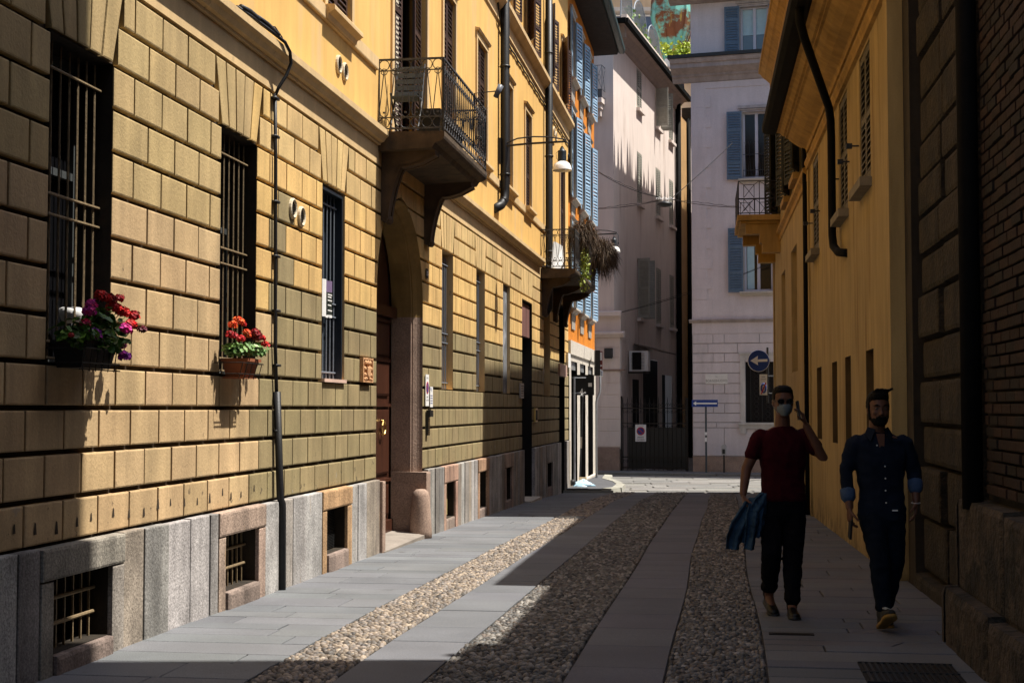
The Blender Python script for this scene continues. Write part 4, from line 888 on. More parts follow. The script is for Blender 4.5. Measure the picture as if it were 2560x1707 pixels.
# ================================================= THINGS
def circ(c, r, n=20): return [(c[0] + r * math.cos(2 * math.pi * i / n), c[1] + r * math.sin(2 * math.pi * i / n)) for i in range(n)]
def text(s, size, f, a, b, z, mat, parent, align='CENTER', th=.002, name='lettering', sx=1.0):
    cu = bpy.data.curves.new('t', 'FONT'); cu.body = s; cu.size = size; cu.align_x = align; cu.resolution_u = 2
    ob = bpy.data.objects.new('t', cu); COL.objects.link(ob); dg = bpy.context.evaluated_depsgraph_get(); me = bpy.data.meshes.new_from_object(ob.evaluated_get(dg))
    m = MB(f); m.add([(a + v.co.x * sx, b, z + v.co.y) for v in me.vertices], [list(p.vertices) for p in me.polygons])
    bpy.data.objects.remove(ob); bpy.data.meshes.remove(me); bpy.data.curves.remove(cu)
    return m.build(name, mat, parent)
RED = pm('sign_red', (.42, .03, .03), .05, 5, rough=.5); BLU = pm('sign_blue', (.02, .05, .22), .05, 5, rough=.5); INK = pm('sign_ink', (.02, .02, .02), 0, 5); WHI = M['white']
def plate(name, label, f, a0, a1, z0, z1, b=.015, cat='sign', th=.008, mat=None, group=None):
    t = thing(name, f((a0 + a1) / 2, b, z0), label, cat, group); m = MB(f); m.box(a0, a1, b, b + th, z0, z1); m.build('plate', mat or WHI, t); return t
def noparking(t, f, c, r, b):
    m = MB(f); m.prism(circ(c, r), b, b + .002); m.build('red_ring', RED, t)
    m = MB(f); m.prism(circ(c, r * .76), b + .002, b + .0035); m.build('blue_disc', BLU, t)
    m = MB(f); d = r * .70; w_ = r * .12; k = .7071
    m.prism([(c[0] - d * k - w_ * k, c[1] + d * k - w_ * k), (c[0] - d * k + w_ * k, c[1] + d * k + w_ * k), (c[0] + d * k + w_ * k, c[1] - d * k + w_ * k), (c[0] + d * k - w_ * k, c[1] - d * k - w_ * k)], b + .0035, b + .005); m.build('red_bar', RED, t)
# --- on the left facade
m = MB(L); zg = gz(19.3); n_ = 14
m.lathe((19.50, .02, zg), [(.155, -.05), (.15, .1), (.13, .4), (.118, .56), (.10, .62), (.06, .655), (.01, .66)], 14)
tag(m.build('guard_stone', M['granite_plain'], smooth=True), 'rounded pink granite guard stone at the foot of the arched doorway jamb', 'guard stone')
VM = pm('cream_vent_ring', (.55, .47, .34), .1, 8)
for s, z, r, lab, gg in ((13.72, 3.53, .10, 'nearer of two round cream vents between the window grilles', 1), (14.00, 3.49, .10, 'farther of two round cream vents, beside the blue barred window', 1), (15.32, 5.31, .10, 'nearer of two round vents under the shuttered upper window', 1), (15.57, 5.29, .10, 'farther of two round vents beside the near balcony', 1), (34.75, 8.34, .12, 'nearer of two oval vents high up beside the far lamp', 1), (35.15, 8.30, .12, 'farther of two oval vents high up by the orange house', 1)):
    t = thing('wall_vent', L(s, 0, z), lab, 'vent', 'round vents in the yellow house wall')
    m = MB(L); n = 18
    for i in range(n):
        a0, a1 = 2 * math.pi * i / n, 2 * math.pi * (i + 1) / n
        P = [[(s + q * math.cos(a), o, z + q * math.sin(a)) for q, o in ((r, .0), (r, .022), (r * .86, .03), (r * .72, .022), (r * .72, .004))] for a in (a0, a1)]
        for k in range(4): m.quad(P[0][k], P[1][k], P[1][k + 1], P[0][k + 1])
    m.build('ring', VM, t)
    m = MB(L); m.prism(circ((s, z), r * .73), .003, .006); m.build('opening', M['dark'], t)
    m = MB(L)
    for k in range(-3, 4): zz = k * r * .2; hw = math.sqrt(max(.0, (r * .7) ** 2 - zz * zz)); m.box(s - hw, s + hw, .006, .012, z + zz - .004, z + zz + .004)
    m.build('louvre', M['iron'], t)
TC = pm('terracotta_relief', (.50, .27, .13), .25, 14, fine=.2, bump=.5, bsc=60)
t = thing('relief_plaque', L(16.52, 0, 1.92), 'terracotta relief plaque with a carved crest left of the arched doorway', 'plaque')
m = MB(L); m.box(16.30, 16.76, .0, .02, 1.915, 2.195)
for a in ((16.30, 16.33), (16.73, 16.76)): m.box(a[0], a[1], .02, .045, 1.915, 2.195)
for a in ((1.915, 1.935), (2.175, 2.195)): m.box(16.33, 16.73, .02, .045, *a)
m.build('panel', TC, t)
m = MB(L); m.block([(16.45, 1.99), (16.53, 1.95), (16.61, 1.99), (16.62, 2.10), (16.44, 2.10)], .02, .06, .02)
for x, z, r in ((16.40, 2.0, .03), (16.66, 2.0, .03), (16.39, 2.07, .028), (16.67, 2.07, .028), (16.43, 2.14, .03), (16.63, 2.14, .03), (16.53, 2.14, .036), (16.48, 2.135, .02), (16.58, 2.135, .02), (16.45, 1.955, .025), (16.61, 1.955, .025), (16.38, 1.95, .02), (16.68, 1.95, .02)): m.ell((x, .03, z), (r * 1.2, .03, r), 8, 5)
m.build('crest', TC, t)
t = plate('no_parking_plate', 'tall white no parking plate fixed right beside the arched doorway', L, 19.80, 20.02, 1.65, 2.085, .012)
noparking(t, L, (19.91, 1.90), .085, .021); text('passo', .05, L, 19.91, .022, 1.765, INK, t); text('carrabile', .045, L, 19.91, .022, 1.72, INK, t); text('Comune', .035, L, 19.91, .022, 2.03, INK, t)
t = plate('notice_plate', 'narrow white notice with blue print next to the no parking plate', L, 20.09, 20.28, 1.635, 1.92, .014)
m = MB(L); m.prism(circ((20.14, 1.89), .02), .022, .024); m.box(20.15, 20.17, .022, .024, 1.85, 1.885)
for k in range(4): m.box(20.11, 20.25, .022, .0235, 1.79 - k * .035, 1.80 - k * .035)
m.build('print', BLU, t)
t = thing('intercom', L(19.93, 0, 1.25), 'black intercom strip with a row of brass buttons by the doorway', 'intercom')
m = MB(L); m.box(19.87, 19.99, .012, .04, 1.245, 1.595); m.box(19.875, 20.08, .041, .07, 1.50, 1.59); m.build('panel', M['black'], t)
m = MB(L)
for k in range(8): m.box(19.89, 19.92, .04, .047, 1.265 + k * .03, 1.277 + k * .03); m.box(19.94, 19.97, .04, .047, 1.265 + k * .03, 1.277 + k * .03)
m.build('button', M['brass'], t)
t = plate('house_number', 'small dark number tile high beside the arched doorway', L, 19.82, 19.96, 3.42, 3.55, .012, 'number tile', mat=M['black']); m = MB(L); m.box(19.845, 19.865, .02, .022, 3.45, 3.52); m.ring((19.91, .021, 3.485), (1, 0, 0), (0, 0, 1), .026, .005, 8); m.build('numeral', WHI, t)
t = thing('poster', L(15.0, -.02, 2.57), 'curled poster with a dark printed panel tied to the blue window bars', 'poster')
m = MB(L); m.k = 0; n = 6
cv = [(14.86 + .04 * i, -.025 + .02 * math.sin(i * .9)) for i in range(9)]
for i in range(8):
    for j, (z0, z1) in enumerate(((2.57, 2.60), (2.60, 2.84), (2.84, 2.89), (2.89, 2.96))):
        m.k = 0 if (j in (0,) or i < 2 and j != 3 or (j == 3 and i < 5)) else (1 if j == 1 else 2)
        m.quad((cv[i][0], cv[i][1], z0), (cv[i + 1][0], cv[i + 1][1], z0), (cv[i + 1][0], cv[i + 1][1], z1), (cv[i][0], cv[i][1], z1))
m.k = 0
for k, z in enumerate((2.80, 2.775, 2.74, 2.69, 2.635)): m.box(14.98, 15.14 - .03 * (k % 2), .0, .002, z, z + .012)
m.build('sheet', [WHI, pm('poster_dark_green', (.02, .025, .018), .1, 5), pm('poster_purple', (.16, .11, .2), .1, 5)], t)
CB = pm('black_cable', (.012, .012, .013), .2, 20, rough=.5)
m = MB(L); m.tube([(11.85, .10, 4.955), (12.2, .11, 4.965), (12.55, .12, 4.968), (12.85, .13, 4.965), (13.0, .15, 4.95), (13.12, .16, 4.89), (13.17, .155, 4.80), (13.14, .12, 4.68), (13.10, .06, 4.56), (13.09, .03, 4.48)], .016, 7)
m.tube([(13.09, .03, 4.50), (13.12, .03, 3.9), (13.15, .03, 2.2), (13.20, .03, 1.75)], .017, 7); m.tube([(13.20, .035, 1.77), (13.24, .06, .8), (13.26, .075, .74), (13.27, .075, -.05)], .034, 8)
for z in (4.45, 4.1, 3.5, 3.0, 2.5, 2.0, 1.4): m.box(13.06 + (4.45 - z) * .04, 13.17 + (4.45 - z) * .04, 0, .05, z, z + .022)
m.tube([(11.95, .1, 4.98), (12.15, .1, 5.0), (12.35, .11, 4.99)], .028, 7); m.tube([(12.35, .11, 5.0), (12.6, .11, 5.01), (12.85, .13, 4.98)], .026, 7); m.tube([(12.6, .1, 5.0), (12.8, .12, 5.04), (12.95, .14, 4.98)], .006, 5)
tag(m.build('cable_conduit', CB, smooth=True), 'long dark cable conduit running down the left facade from the string course to the pavement', 'conduit')
m = MB(L)
for k in range(26):
    s = 26.5 + k * .44; d = .02 * (k % 2)
    m.tube([(s, .02, 8.60 - d), (s + .22, .025, 8.565 + d), (s + .44, .02, 8.60 - .02 * ((k + 1) % 2))], .018, 5, False); m.tube([(s, .035, 8.64), (s + .2, .04, 8.62), (s + .44, .035, 8.64)], .011, 5, False)
m.tube([(26.6, .03, 8.6), (26.0, .06, 8.75), (25.6, .05, 9.2), (25.2, .03, 9.6)], .02, 5)
tag(m.build('cable_bundle', CB), 'sagging bundle of black cables under the upper cornice of the yellow house', 'cables')
# roller shutter, upper board, door leaf belong to the house
m = MB(L); m.reveal(SHOP, -.01, -.32); m.quad((29.31, -.32, -.6), (30.83, -.32, -.6), (30.83, -.32, 3.83), (29.31, -.32, 3.83)); o = m.build('shop_front', M['dark'], HOUSE)
m = MB(L)
for k in range(30): z = -.22 + k * .11; m.sweep([(-.30, z), (-.27, z + .005), (-.265, z + .05), (-.275, z + .1), (-.30, z + .105)], 29.33, 30.81)
m.build('roller_shutter', pm('grey_roller_shutter', (.30, .30, .30), .12, 4, rough=.5, metal=.2), o)
m = MB(L); m.box(29.33, 30.81, -.2, -.06, 3.12, 3.8)
for k in range(9): m.box(29.36 + k * .163, 29.36 + k * .163 + .012, -.06, -.052, 3.12, 3.8)
m.build('header_board', pm('faded_red_board', (.26, .13, .11), .2, 5, (1, 1, .2), streak=.2), o)
m = MB(L); m.box(29.25, 30.9, -.3, .2, -.42, -.26); m.build('doorstep', M['palestone'], o)
m = MB(L); m.reveal(SDOOR, -.01, -.3); m.quad((35.8, -.3, -.7), (37.05, -.3, -.7), (37.05, -.3, 2.4), (35.8, -.3, 2.4)); m.reveal(TRANS, -.01, -.3); m.quad((35.8, -.3, 2.75), (37.05, -.3, 2.75), (37.05, -.3, 4.2), (35.8, -.3, 4.2)); o = m.build('side_door', M['dark'], HOUSE)
m = MB(L); m.box(35.6, 37.15, -.02, .05, 2.42, 2.72); m.build('pink_lintel', pm('pink_stone_lintel', (.46, .30, .24), .1, 5), o)
t = plate('stone_tablet', 'small pale inscribed stone tablet left of the roller shutter', L, 28.82, 29.26, 1.82, 2.12, .012, 'tablet', .03, M['palestone'])
m = MB(L)
for k in range(5): m.box(28.88, 29.2 - .05 * (k % 2), .042, .044, 1.86 + k * .05, 1.872 + k * .05)
m.build('inscription', INK, t)
t = plate('notice_board', 'white framed panel on the far corner of the yellow house under the balcony', L, 37.3, 37.85, 2.68, 3.05, .015, 'panel', .05)
t = thing('yellow_letterbox', L(31.2, 0, 1.3), 'small yellow edged box on the wall right of the roller shutter', 'letterbox'); m = MB(L); m.box(31.0, 31.35, .01, .05, 1.32, 1.62); m.build('body', M['brass'], t); m = MB(L); m.box(31.05, 31.30, .05, .053, 1.36, 1.58); m.build('slot', M['dark'], t)
# --- geraniums
LEAF = pm('geranium_leaf', (1, 1, 1), .1, 30, attr=True, rough=.5, bump=0, fine=0); PET = pm('petal', (1, 1, 1), .1, 30, attr=True, rough=.6, bump=0, fine=0)
def leafdisc(m, c, r, nrm, n=6):
    c = Vector(c); nrm = Vector(nrm).normalized(); u = nrm.orthogonal().normalized(); v = nrm.cross(u); a0 = RND.uniform(0, 6)
    pts = [c + (u * math.cos(a0 + 2 * math.pi * i / n) + v * math.sin(a0 + 2 * math.pi * i / n)) * r * RND.uniform(.8, 1.15) + nrm * RND.uniform(-.15, .3) * r for i in range(n)]
    m.add([c - nrm * r * .1] + pts, [(0, i + 1, (i + 1) % n + 1) for i in range(n)], True)
def bloom(parent, c, r, col, n=46, name='flower_head'):
    m = MB(); c = Vector(c)
    for i in range(n):
        z = 1 - 1.7 * (i + .5) / n; a = i * 2.39996; q = math.sqrt(max(0, 1 - z * z)); d = Vector((q * math.cos(a), q * math.sin(a), z * .8))
        m.col = tuple(x * RND.uniform(.55, 1.25) for x in col)
        leafdisc(m, c + d * r * RND.uniform(.75, 1.05), r * RND.uniform(.26, .38), d + Vector((RND.uniform(-.5, .5), RND.uniform(-.5, .5), RND.uniform(-.2, .6))), 5)
    m.col = (.05, .01, .01); m.ell(tuple(c), (r * .7, r * .7, r * .55), 7, 4, True)
    return m.build(name, PET, parent)
def foliage(parent, pts, n, r, cols, name='foliage', drop=.3):
    m = MB()
    for i in range(n):
        c, rd = RND.choice(pts); d = Vector((RND.gauss(0, 1), RND.gauss(0, 1), RND.gauss(0, 1))).normalized() * RND.uniform(.4, 1)
        m.col = jit(RND.choice(cols), .25); leafdisc(m, Vector(c) + Vector((d.x * rd[0], d.y * rd[1], d.z * rd[2])), RND.uniform(.7, 1.3) * r, d * .7 + Vector((RND.gauss(.2, .4), RND.gauss(0, .4), RND.uniform(.2, 1.2))))
    return m.build(name, LEAF, parent)
GRC = [(.06, .14, .015), (.10, .20, .02), (.04, .09, .012), (.14, .25, .03)]
RD, DR, MG, PU, OR = (.62, .015, .012), (.34, .008, .012), (.50, .015, .20), (.36, .02, .38), (.80, .10, .02)
t = thing('flower_planter', L(9.0, .15, 1.86), 'dark window planter with red, magenta and purple geraniums at the near barred window', 'planter', 'geranium planters at the window bars')
m = MB(L); m.add([(8.88, .02, 1.87), (9.30, .02, 1.87), (9.30, .18, 1.87), (8.88, .18, 1.87), (8.85, .0, 2.03), (9.33, .0, 2.03), (9.33, .215, 2.03), (8.85, .215, 2.03)], [(3, 2, 1, 0), (4, 5, 6, 7), (0, 1, 5, 4), (1, 2, 6, 5), (2, 3, 7, 6), (3, 0, 4, 7)]); m.sweep([(-.005, 2.02), (.225, 2.02), (.225, 2.04), (-.005, 2.04)], 8.84, 9.34); m.build('trough', pm('dark_brown_trough', (.006, .005, .005), .2, 8, rough=.5), t)
m = MB(L)
for z, d in ((1.90, .215), (1.99, .235)): m.tube([(8.82, -.03, z), (8.82, d, z), (9.36, d, z), (9.36, -.03, z)], .005, 4)
for k in range(6): m.tube([(8.86 + k * .09, .2, 1.85), (8.86 + k * .09, .225, 2.03)], .004, 4)
m.tube([(8.82, .2, 1.86), (9.40, .2, 1.86)], .006, 4); m.build('rack', M['iron'], t)
foliage(t, [(L(8.85, .16, 2.09), (.17, .09, .06)), (L(9.1, .16, 2.13), (.2, .1, .09)), (L(9.28, .19, 2.05), (.12, .08, .11)), (L(8.82, .17, 2.05), (.08, .07, .06)), (L(9.05, .22, 2.03), (.2, .04, .06)), (L(9.15, .17, 2.2), (.12, .08, .07))], 330, .027, GRC)
m = MB()
for a, b in ((9.1, 9.17), (9.2, 9.3), (9.25, 9.38), (9.3, 9.44), (9.33, 9.58), (8.9, 8.95)): m.tube([tuple(L(a, .14, 2.05)), tuple(L((a + b) / 2, .16, 2.18)), tuple(L(b, .19, 2.25))], .003, 4, raw=True)
m.tube([tuple(L(9.3, .18, 2.08)), tuple(L(9.34, .25, 2.05)), tuple(L(9.34, .26, 1.98))], .003, 4, raw=True); m.build('stems', pm('stem_green', (.08, .14, .03), .1, 9), t)
for s, o, z, r, c in ((9.14, .18, 2.335, .042, RD), (9.21, .18, 2.325, .04, RD), (9.29, .19, 2.325, .036, DR), (9.385, .2, 2.335, .032, DR), (9.31, .19, 2.275, .044, RD), (9.40, .2, 2.26, .04, RD), (9.46, .2, 2.245, .04, RD), (9.59, .21, 2.235, .043, DR), (9.55, .21, 2.18, .038, RD), (8.965, .2, 2.265, .038, MG), (8.94, .2, 2.222, .046, MG), (8.87, .21, 2.14, .034, (.45, .01, .07)), (9.43, .22, 2.135, .048, MG), (8.97, .22, 2.08, .046, PU), (9.335, .26, 1.958, .042, PU), (9.70, .22, 2.15, .034, (.10, .004, .015)), (9.37, .22, 2.03, .038, (.16, .004, .05)), (8.70, .2, 2.06, .02, DR)): bloom(t, L(s, o, z), r, c)
t = thing('flower_planter', L(12.0, .15, 1.87), 'terracotta planter with orange and red geraniums at the second barred window', 'planter', 'geranium planters at the window bars')
m = MB(L); m.add([(11.88, .02, 1.885), (12.14, .02, 1.885), (12.14, .17, 1.885), (11.88, .17, 1.885), (11.85, .0, 2.01), (12.17, .0, 2.01), (12.17, .21, 2.01), (11.85, .21, 2.01)], [(3, 2, 1, 0), (4, 5, 6, 7), (0, 1, 5, 4), (1, 2, 6, 5), (2, 3, 7, 6), (3, 0, 4, 7)]); m.sweep([(-.01, 2.005), (.225, 2.005), (.225, 2.03), (-.01, 2.03)], 11.84, 12.18); m.box(11.86, 12.16, .0, .19, 1.865, 1.882); m.build('trough', pm('terracotta_pot', (.26, .085, .035), .15, 10, bump=.1), t)
m = MB(L)
for z, d in ((1.90, .20), (1.99, .225)): m.tube([(11.66, -.03, z), (11.70, d, z), (12.24, d, z), (12.24, -.03, z)], .005, 4)
for k in range(5): m.tube([(11.72 + k * .12, .19, 1.86), (11.72 + k * .12, .225, 1.995)], .004, 4)
m.build('rack', M['iron'], t)
foliage(t, [(L(11.85, .14, 2.10), (.13, .08, .06)), (L(12.05, .14, 2.11), (.15, .08, .06)), (L(12.2, .15, 2.11), (.13, .08, .05)), (L(11.75, .13, 2.10), (.10, .07, .05)), (L(12.3, .15, 2.10), (.09, .06, .04))], 300, .024, [(.12, .22, .06), (.16, .28, .08), (.09, .17, .05), (.22, .32, .12)])
m = MB()
for a, b, z in ((11.9, 11.95, 2.32), (11.85, 11.74, 2.28), (12.0, 12.02, 2.24), (12.15, 12.26, 2.24), (11.8, 11.68, 2.2)): m.tube([tuple(L(a, .13, 2.08)), tuple(L(b, .14, z))], .003, 4, raw=True)
m.build('stems', bpy.data.materials['stem_green'], t)
for s, o, z, r, c in ((11.82, .14, 2.345, .036, OR), (11.90, .14, 2.335, .036, OR), (11.945, .15, 2.315, .024, RD), (11.71, .14, 2.296, .038, OR), (12.02, .15, 2.255, .032, OR), (12.06, .15, 2.225, .026, OR), (11.65, .14, 2.215, .04, DR), (11.74, .14, 2.21, .034, DR), (11.86, .16, 2.19, .038, (.45, .01, .012)), (12.24, .15, 2.26, .045, DR), (12.32, .15, 2.235, .04, DR), (12.41, .15, 2.225, .036, RD), (12.48, .16, 2.17, .036, RD), (12.26, .15, 2.215, .036, (.2, .004, .01))): bloom(t, L(s, o, z), r, c, 40)
m = MB(L); m.lathe((9.42, -.15, 2.18), [(.05, 0), (.06, .01), (.075, .05), (.08, .09), (.06, .1)], 14)
tag(m.build('white_bowl', WHI, smooth=True), 'round white bowl behind the bars of the near window', 'bowl')
# --- street lamps on brackets
def lamp(s, z, reach, sc_, label, po):
    t = thing('street_lamp', L(s, 0, z), label, 'street lamp', 'bracket lamps on the left house fronts')
    m = MB(L); e = reach
    m.tube([(s, po, z - .02), (s, e * .5, z + .01), (s, e + .05, z + .03)], .020 * sc_, 5); m.tube([(s, po, z + .03), (s, e * .3, z + .11 * sc_), (s, e * .55, z + .135 * sc_), (s, e * .8, z + .12 * sc_), (s, e + .06, z + .06)], .014 * sc_, 5)
    m.box(s - .012, s + .012, e * .48, e * .51, z + .01, z + .13 * sc_); m.box(s - .07, s + .07, 0, .06, z - .35 * sc_, z + .12 * sc_); m.build('bracket', M['black'], t)
    c = (s, e - .02, z - .08 * sc_); k = sc_
    m = MB(L); m.tube([(s, e - .02, z + .03), (s, e - .02, c[2])], .006, 4); m.lathe((c[0], c[1], c[2]), [(.02 * k, .02 * k), (.03 * k, .0), (.045 * k, -.03 * k), (.05 * k, -.05 * k), (.075 * k, -.055 * k), (.078 * k, -.08 * k), (.080 * k, -.24 * k), (.085 * k, -.26 * k)], 14)
    m.tube([(s, e + .05, z + .05), (s, e + .10, z - .02), (s, e + .10, z - .22 * k), (s, e + .08, z - .34 * k)], .009, 5); m.ell((s, e + .10, z - .24 * k), (.02, .02, .05 * k)); m.tube([(s, e - .06, c[2] - .04 * k), (s, e - .13 * k, c[2] - .1 * k), (s, e - .12 * k, c[2] - .2 * k), (s, e - .07 * k, c[2] - .26 * k)], .005, 4)
    m.build('lamp_housing', pm('dark_lamp_housing', (.018, .025, .032), .1, 8, rough=.4) if 'dark_lamp_housing' not in bpy.data.materials else bpy.data.materials['dark_lamp_housing'], t, True)
    m = MB(L); m.lathe((c[0], c[1], c[2] - .26 * k), [(.085 * k, .0), (.10 * k, -.01 * k), (.14 * k, -.04 * k), (.165 * k, -.09 * k), (.178 * k, -.15 * k), (.18 * k, -.165 * k), (.172 * k, -.165 * k), (.16 * k, -.12 * k), (.10 * k, -.06 * k)], 20); m.build('lamp_shade', pm('white_enamel', (.80, .78, .74), .03, 5, rough=.3) if 'white_enamel' not in bpy.data.materials else bpy.data.materials['white_enamel'], t, True)
    m = MB(L); m.ell((c[0], c[1], c[2] - .37 * k), (.09 * k, .09 * k, .05 * k)); m.build('bulb', pm('frosted_bulb', (.4, .38, .33), .05, 5, rough=.3) if 'frosted_bulb' not in bpy.data.materials else bpy.data.materials['frosted_bulb'], t, True)
lamp(26.2, 6.44, 1.2, 1.0, 'white shaded street lamp on the nearer bracket by the downpipe of the yellow house', .15)
lamp(40.66, 6.52, 1.02, 1.0, 'white shaded street lamp on the farther bracket from the orange house', .02)
# --- plants on the far balcony
DRY = pm('dry_brown_twigs', (1, 1, 1), .2, 9, attr=True, rough=.9, bump=0, fine=0)
def twigs(label, c, r, n, ln, name='hanging_plant', wd=.006):
    m = MB()
    for i in range(n):
        d = Vector((RND.gauss(0, 1), RND.gauss(0, 1), RND.gauss(.2, .8))).normalized(); p0 = Vector(c) + Vector((d.x * r[0], d.y * r[1], d.z * r[2])) * RND.uniform(.1, .8)
        p1 = p0 + d * ln * .4 + Vector((0, 0, .05)); p2 = p1 + d * ln * .35 + Vector((RND.gauss(0, .05), RND.gauss(0, .05), -ln * RND.uniform(.1, .9)))
        m.col = jit(RND.choice([(.11, .075, .05), (.075, .05, .035), (.15, .11, .075), (.05, .035, .025)]), .2)
        u = Vector((RND.gauss(0, 1), RND.gauss(0, 1), RND.gauss(0, .3))).normalized() * wd
        m.add([p0 - u, p0 + u, p1 + u, p1 - u, p2], [(0, 1, 2, 3), (3, 2, 4)], True)
    return tag(m.build(name, DRY), label, 'plant', 'plants hanging on the far balcony')
twigs('dry brown shrub at the near end of the far balcony railing', L(33.6, .82, 5.62), (.25, .38, .28), 2200, .34)
twigs('dry brown hanging plant at the outer end of the far balcony', L(36.6, 1.0, 5.45), (.3, .42, .42), 3200, .40)
m = MB()
for i in range(420):
    q = RND.random(); s = 33.3 + q * .9 + RND.gauss(0, .12); z = 5.5 - RND.random() ** .8 * (1.15 if q < .55 else .8); m.col = jit(RND.choice([(.30, .36, .05), (.20, .27, .04), (.38, .42, .08)]), .25)
    leafdisc(m, L(s, .84 + RND.gauss(0, .05), z), RND.uniform(.02, .04), (RND.gauss(.8, .4), RND.gauss(0, .5), RND.gauss(.4, .4)), 5)
tag(m.build('trailing_plant', LEAF), 'yellow green creeper trailing down the outside of the far balcony', 'plant', 'plants hanging on the far balcony')
m = MB(L); m.quad((32.6, .25, 4.8), (33.0, .45, 4.8), (33.1, .4, 5.35), (32.7, .3, 5.4)); m.quad((33.0, .45, 4.8), (33.2, .35, 4.8), (33.25, .3, 5.3), (33.1, .4, 5.35)); m.quad((32.6, .25, 4.8), (32.7, .3, 5.4), (32.62, .24, 5.4), (32.55, .2, 4.8))
tag(m.build('white_sheet', WHI), 'white cloth draped behind the near end of the far balcony railing', 'cloth')
# --- near balcony furniture
t = thing('folding_chair', L(17.4, .3, 4.95), 'grey slatted folding chair standing at the near end of the balcony over the archway', 'chair')
m = MB(L)
for o in (.12, .46): m.tube([(17.22, o, 4.95), (17.45, o, 5.35), (17.62, o, 5.85)], .012, 5); m.tube([(17.62, o, 4.95), (17.25, o, 5.42)], .012, 5)
m.build('chair_frame', M['black'], t)
m = MB(L)
for k in range(5): m.box(17.46 + k * .035, 17.475 + k * .035, .12, .46, 5.42 + k * .085, 5.48 + k * .085)
m.build('back_slats', pm('grey_slats', (.10, .12, .14), .1, 9), t)
m = MB(L)
for k in range(4): m.box(17.24 + k * .08, 17.30 + k * .08, .12, .46, 5.37, 5.385)
m.build('seat_slats', bpy.data.materials['grey_slats'], t)
t = thing('plant_trough', L(18.6, .4, 4.95), 'low dark bench standing on the balcony over the archway', 'bench'); m = MB(L); m.box(17.9, 19.6, .28, .6, 5.26, 5.36); m.build('seat', M['black'], t); m = MB(L)
for s in (17.95, 19.5): m = MB(L); m.box(s, s + .05, .3, .58, 4.95, 5.26); m.build('leg', M['black'], t)
t.name = 'bench'
t = thing('spotlight', L(19.2, .85, 5.6), 'small grey spotlight on an iron scroll bracket outside the near balcony', 'spotlight')
m = MB(L); m.tube([(19.0, .82, 5.05), (19.0, .84, 5.78), (19.0, 1.12, 5.80)], .009, 5)
for z, r in ((5.66, .07), (5.40, .055), (5.18, .05)): m.tube([(19.0, .85 + r + r * (1 - k * .055) * math.cos(k * .75 + 2), z + r * (1 - k * .055) * math.sin(k * .75 + 2)) for k in range(14)], .006, 4)
m.build('bracket', M['iron'], t)
m = MB(L); m.tube([(19.0, 1.12, 5.72), (19.02, 1.19, 5.88)], [.035, .04], 9); m.build('lamp_head', pm('grey_lamp_head', (.12, .13, .15), .1, 8, rough=.4), t, True)
# --- things at the crossing
def pole(name, label, x, y, z1, r=.03, mat=None, cat='pole', z0=-.1):
    return
STEEL = pm('galvanised_steel', (.38, .39, .41), .12, 8, rough=.4, metal=.5)
def sw(base, a, z): return lambda u, v, w_: Vector(base) + Vector((u * math.cos(a) - v * math.sin(a), u * math.sin(a) + v * math.cos(a), w_))   # a small upright frame
# black back of a temporary board on two tubes, one leaning
zb = gz(38.4)
t = thing('sign_board', (1.93, 38.4, zb), 'black backed sign board on a steel tube standing before the shopfront', 'sign')
m = MB(); m.box(1.66, 2.22, 38.46, 38.49, 1.97, 2.52); m.build('board', M['black'], t)
m = MB(); m.tube([(1.68, 38.42, zb), (1.68, 38.42, 2.46)], .028, 7); m.tube([(1.64, 38.43, 2.44), (2.0, 38.43, 2.44)], .012, 5); m.tube([(1.64, 38.43, 2.03), (2.0, 38.43, 2.03)], .012, 5); m.build('post', STEEL, t)
m = MB(); m.box(2.06, 2.16, 38.452, 38.459, 2.20, 2.30); m.build('sticker', WHI, t)
t = thing('leaning_pole', (1.85, 38.0, zb), 'thin black pole leaning against the shopfront with a white ribbon at its top', 'pole')
m = MB(); m.tube([(1.80, 37.95, zb + .12), (1.90, 38.25, 2.02)], .024, 6); m.build('shaft', M['black'], t)
m = MB()
for k in range(7): a = k * .9; m.add([(1.90, 38.22, 2.0), (1.90 + .05 * math.cos(a), 38.16, 2.0 + .09 * math.sin(a) + .06), (1.90 + .09 * math.cos(a + .3), 38.15, 2.02 + .12 * math.sin(a + .3))], [(0, 1, 2)])
m.build('ribbon', WHI, t); m = MB(); m.box(1.82, 1.87, 38.03, 38.06, .55, .85); m.build('sticker', M['palestone'], t)
m = MB(); V = []
for i in range(10):
    for j in range(16):
        a = 2 * math.pi * j / 16; q = i / 9; r = (1 - q ** 2.2) * (1 + .16 * math.sin(a * 3 + i) + .1 * math.sin(a * 7 + 2 * i)); V.append((1.86 + .30 * r * math.cos(a) + .03 * q, 37.75 + .22 * r * math.sin(a), zb + .10 + .20 * q + .03 * math.sin(a * 4 + i * .7)))
m.add(V, [(i * 16 + j, i * 16 + (j + 1) % 16, (i + 1) * 16 + (j + 1) % 16, (i + 1) * 16 + j) for i in range(9) for j in range(16)], True)
tag(m.build('blue_bag', pm('pale_blue_plastic', (.38, .56, .68), .25, 9, rough=.4, bump=.5, bsc=15), smooth=True), 'crumpled pale blue plastic bag on the kerb below the black sign board', 'bag')
m = MB(); m.box(1.78, 1.98, 37.84, 37.98, zb + .22, zb + .36, .03); tag(m.build('cardboard_scrap', pm('cardboard', (.50, .37, .22), .15, 6)), 'torn piece of brown cardboard resting on the blue bag', 'cardboard')
m = MB(); m.ell((1.60, 37.7, zb + .2), (.09, .09, .12)); m.ell((1.56, 37.72, zb + .12), (.10, .08, .06)); tag(m.build('black_bag', M['black'], smooth=True), 'small black rubbish bag against the wall beside the blue bag', 'bag')
